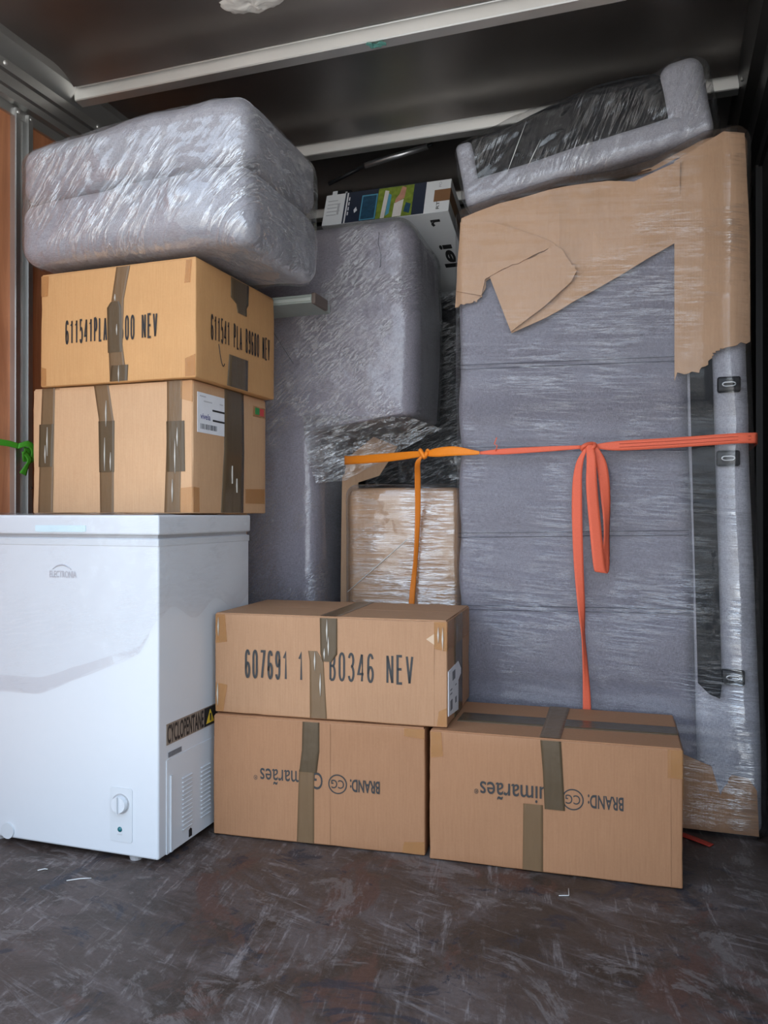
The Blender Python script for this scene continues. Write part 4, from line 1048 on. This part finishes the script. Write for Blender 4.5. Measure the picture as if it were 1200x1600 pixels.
tl = [(Vector((-.185, Yf - .016, 1.036)), Vector((.006, 0, .004))), (Vector((-.205, Yf - .018, .985)), Vector((.010, 0, .001))), (Vector((-.211, Yf - .016, .90)), Vector((.0135, 0, 0))), (Vector((-.208, Yf - .013, .74)), Vector((.0130, .002, 0))),
      (Vector((-.200, Yf - .011, .60)), Vector((.009, .006, 0))), (Vector((-.195, Yf - .010, .52)), Vector((.0035, .010, 0))), (Vector((-.190, Yf - .008, .44)), Vector((.006, .008, 0))), (Vector((-.186, Yf - .006, .335)), Vector((.0105, .002, 0))), (Vector((-.185, 2.268, .20)), Vector((.011, .002, 0)))]
ribbon('tail', tl, M['coral'], t)
lp = [(Vector((-.178, Yf - .018, 1.040)), Vector((.009, .0, .0))), (Vector((-.172, Yf - .030, 1.00)), Vector((.012, .0, .002))), (Vector((-.170, Yf - .034, .92)), Vector((.0145, .003, 0))), (Vector((-.160, Yf - .030, .80)), Vector((.0150, .004, 0))), (Vector((-.152, Yf - .026, .715)), Vector((.0150, .004, 0))),
      (Vector((-.146, Yf - .020, .694)), Vector((.0150, .004, -.002))), (Vector((-.138, Yf - .010, .712)), Vector((.0115, .008, 0))), (Vector((-.133, Yf - .010, .80)), Vector((.006, .011, 0))), (Vector((-.136, Yf - .012, .90)), Vector((.012, .006, 0))), (Vector((-.146, Yf - .014, .985)), Vector((.0140, .002, .0))), (Vector((-.168, Yf - .014, 1.036)), Vector((.009, 0, .004)))]
ribbon('loop', lp, M['coral'], t, n=10)
tube('loose_thread', [Vector((-.437, Yf - .006, 1.03)), Vector((-.432, Yf - .008, 1.045)), Vector((-.44, Yf - .01, 1.05)), Vector((-.433, Yf - .01, 1.068))], .0016, M['coral'], t, 5)
t = thing('green_strap', 'bright green strap knotted around the left wall post', 'strap', (0, 0, 0))
px = -1.776
ribbon('webbing', [(Vector((px + .004, 1.17, 1.055)), UP * .009), (Vector((px + .004, 1.45, 1.055)), UP * .009), (Vector((px + .004, 1.80, 1.056)), UP * .009), (Vector((px + .004, 1.89, 1.050)), UP * .008)], M['green_web'], t)
ribbon('knot', [(Vector((px + .006, 1.885, 1.050)), Vector((0, .002, .008))), (Vector((px + .016, 1.912, 1.058)), Vector((0, .003, .009))), (Vector((px + .018, 1.934, 1.040)), Vector((0, .010, .005))), (Vector((px + .012, 1.926, 1.008)), Vector((0, .009, -.003))), (Vector((px + .012, 1.905, 1.012)), Vector((0, .007, .006))), (Vector((px + .018, 1.895, 1.034)), Vector((0, .007, .004)))], M['green_web'], t)
ribbon('tail', [(Vector((px + .014, 1.897, 1.036)), Vector((0, .007, .004))), (Vector((px + .020, 1.914, 1.012)), Vector((0, .009, .002))), (Vector((px + .016, 1.906, .992)), Vector((0, .009, .001))), (Vector((px + .012, 1.896, .968)), Vector((0, .013, -.004)))], M['green_web'], t)
ribbon('post_turn', [(Vector((px - .010, 1.975, 1.035)), UP * .009), (Vector((px + .004, 1.96, 1.036)), UP * .009), (Vector((px + .010, 1.935, 1.038)), UP * .009), (Vector((px + .008, 1.905, 1.040)), UP * .009)], M['green_web'], t)
o = ribbon('strap_end', [(Vector((-.02, 2.288, .003)), Vector((.002, .012, 0))), (Vector((.04, 2.286, .003)), Vector((.003, .012, 0))), (Vector((.085, 2.252, .006)), Vector((.006, .010, 0))), (Vector((.128, 2.226, .003)), Vector((.006, .009, 0)))], M['red_web'], None)
tag(o, 'short red strap end lying on the floor by the large sofa', 'strap')

# ------------------------------------------------------------------ small litter on the floor
def shred(pts, label, r_=.0011):
    o = tube('plastic_shred', [Vector(p) for p in pts], r_, M['shred'], None, 5); tag(o, label, 'litter', 'white shreds on the floor')
shred([(-1.300, 1.535, .0015), (-1.275, 1.552, .0025), (-1.254, 1.564, .0015)], 'thin white shred on the floor before the freezer, longer one')
shred([(-1.403, 1.557, .0015), (-1.392, 1.568, .002), (-1.385, 1.57, .0015)], 'short white shred on the floor before the freezer, further left')
shred([(-.211, 1.828, .0015), (-.190, 1.835, .0015), (-.190, 1.838, .0015), (-.194, 1.87, .0015)], 'L-shaped white shred on the floor before the rightmost carton')
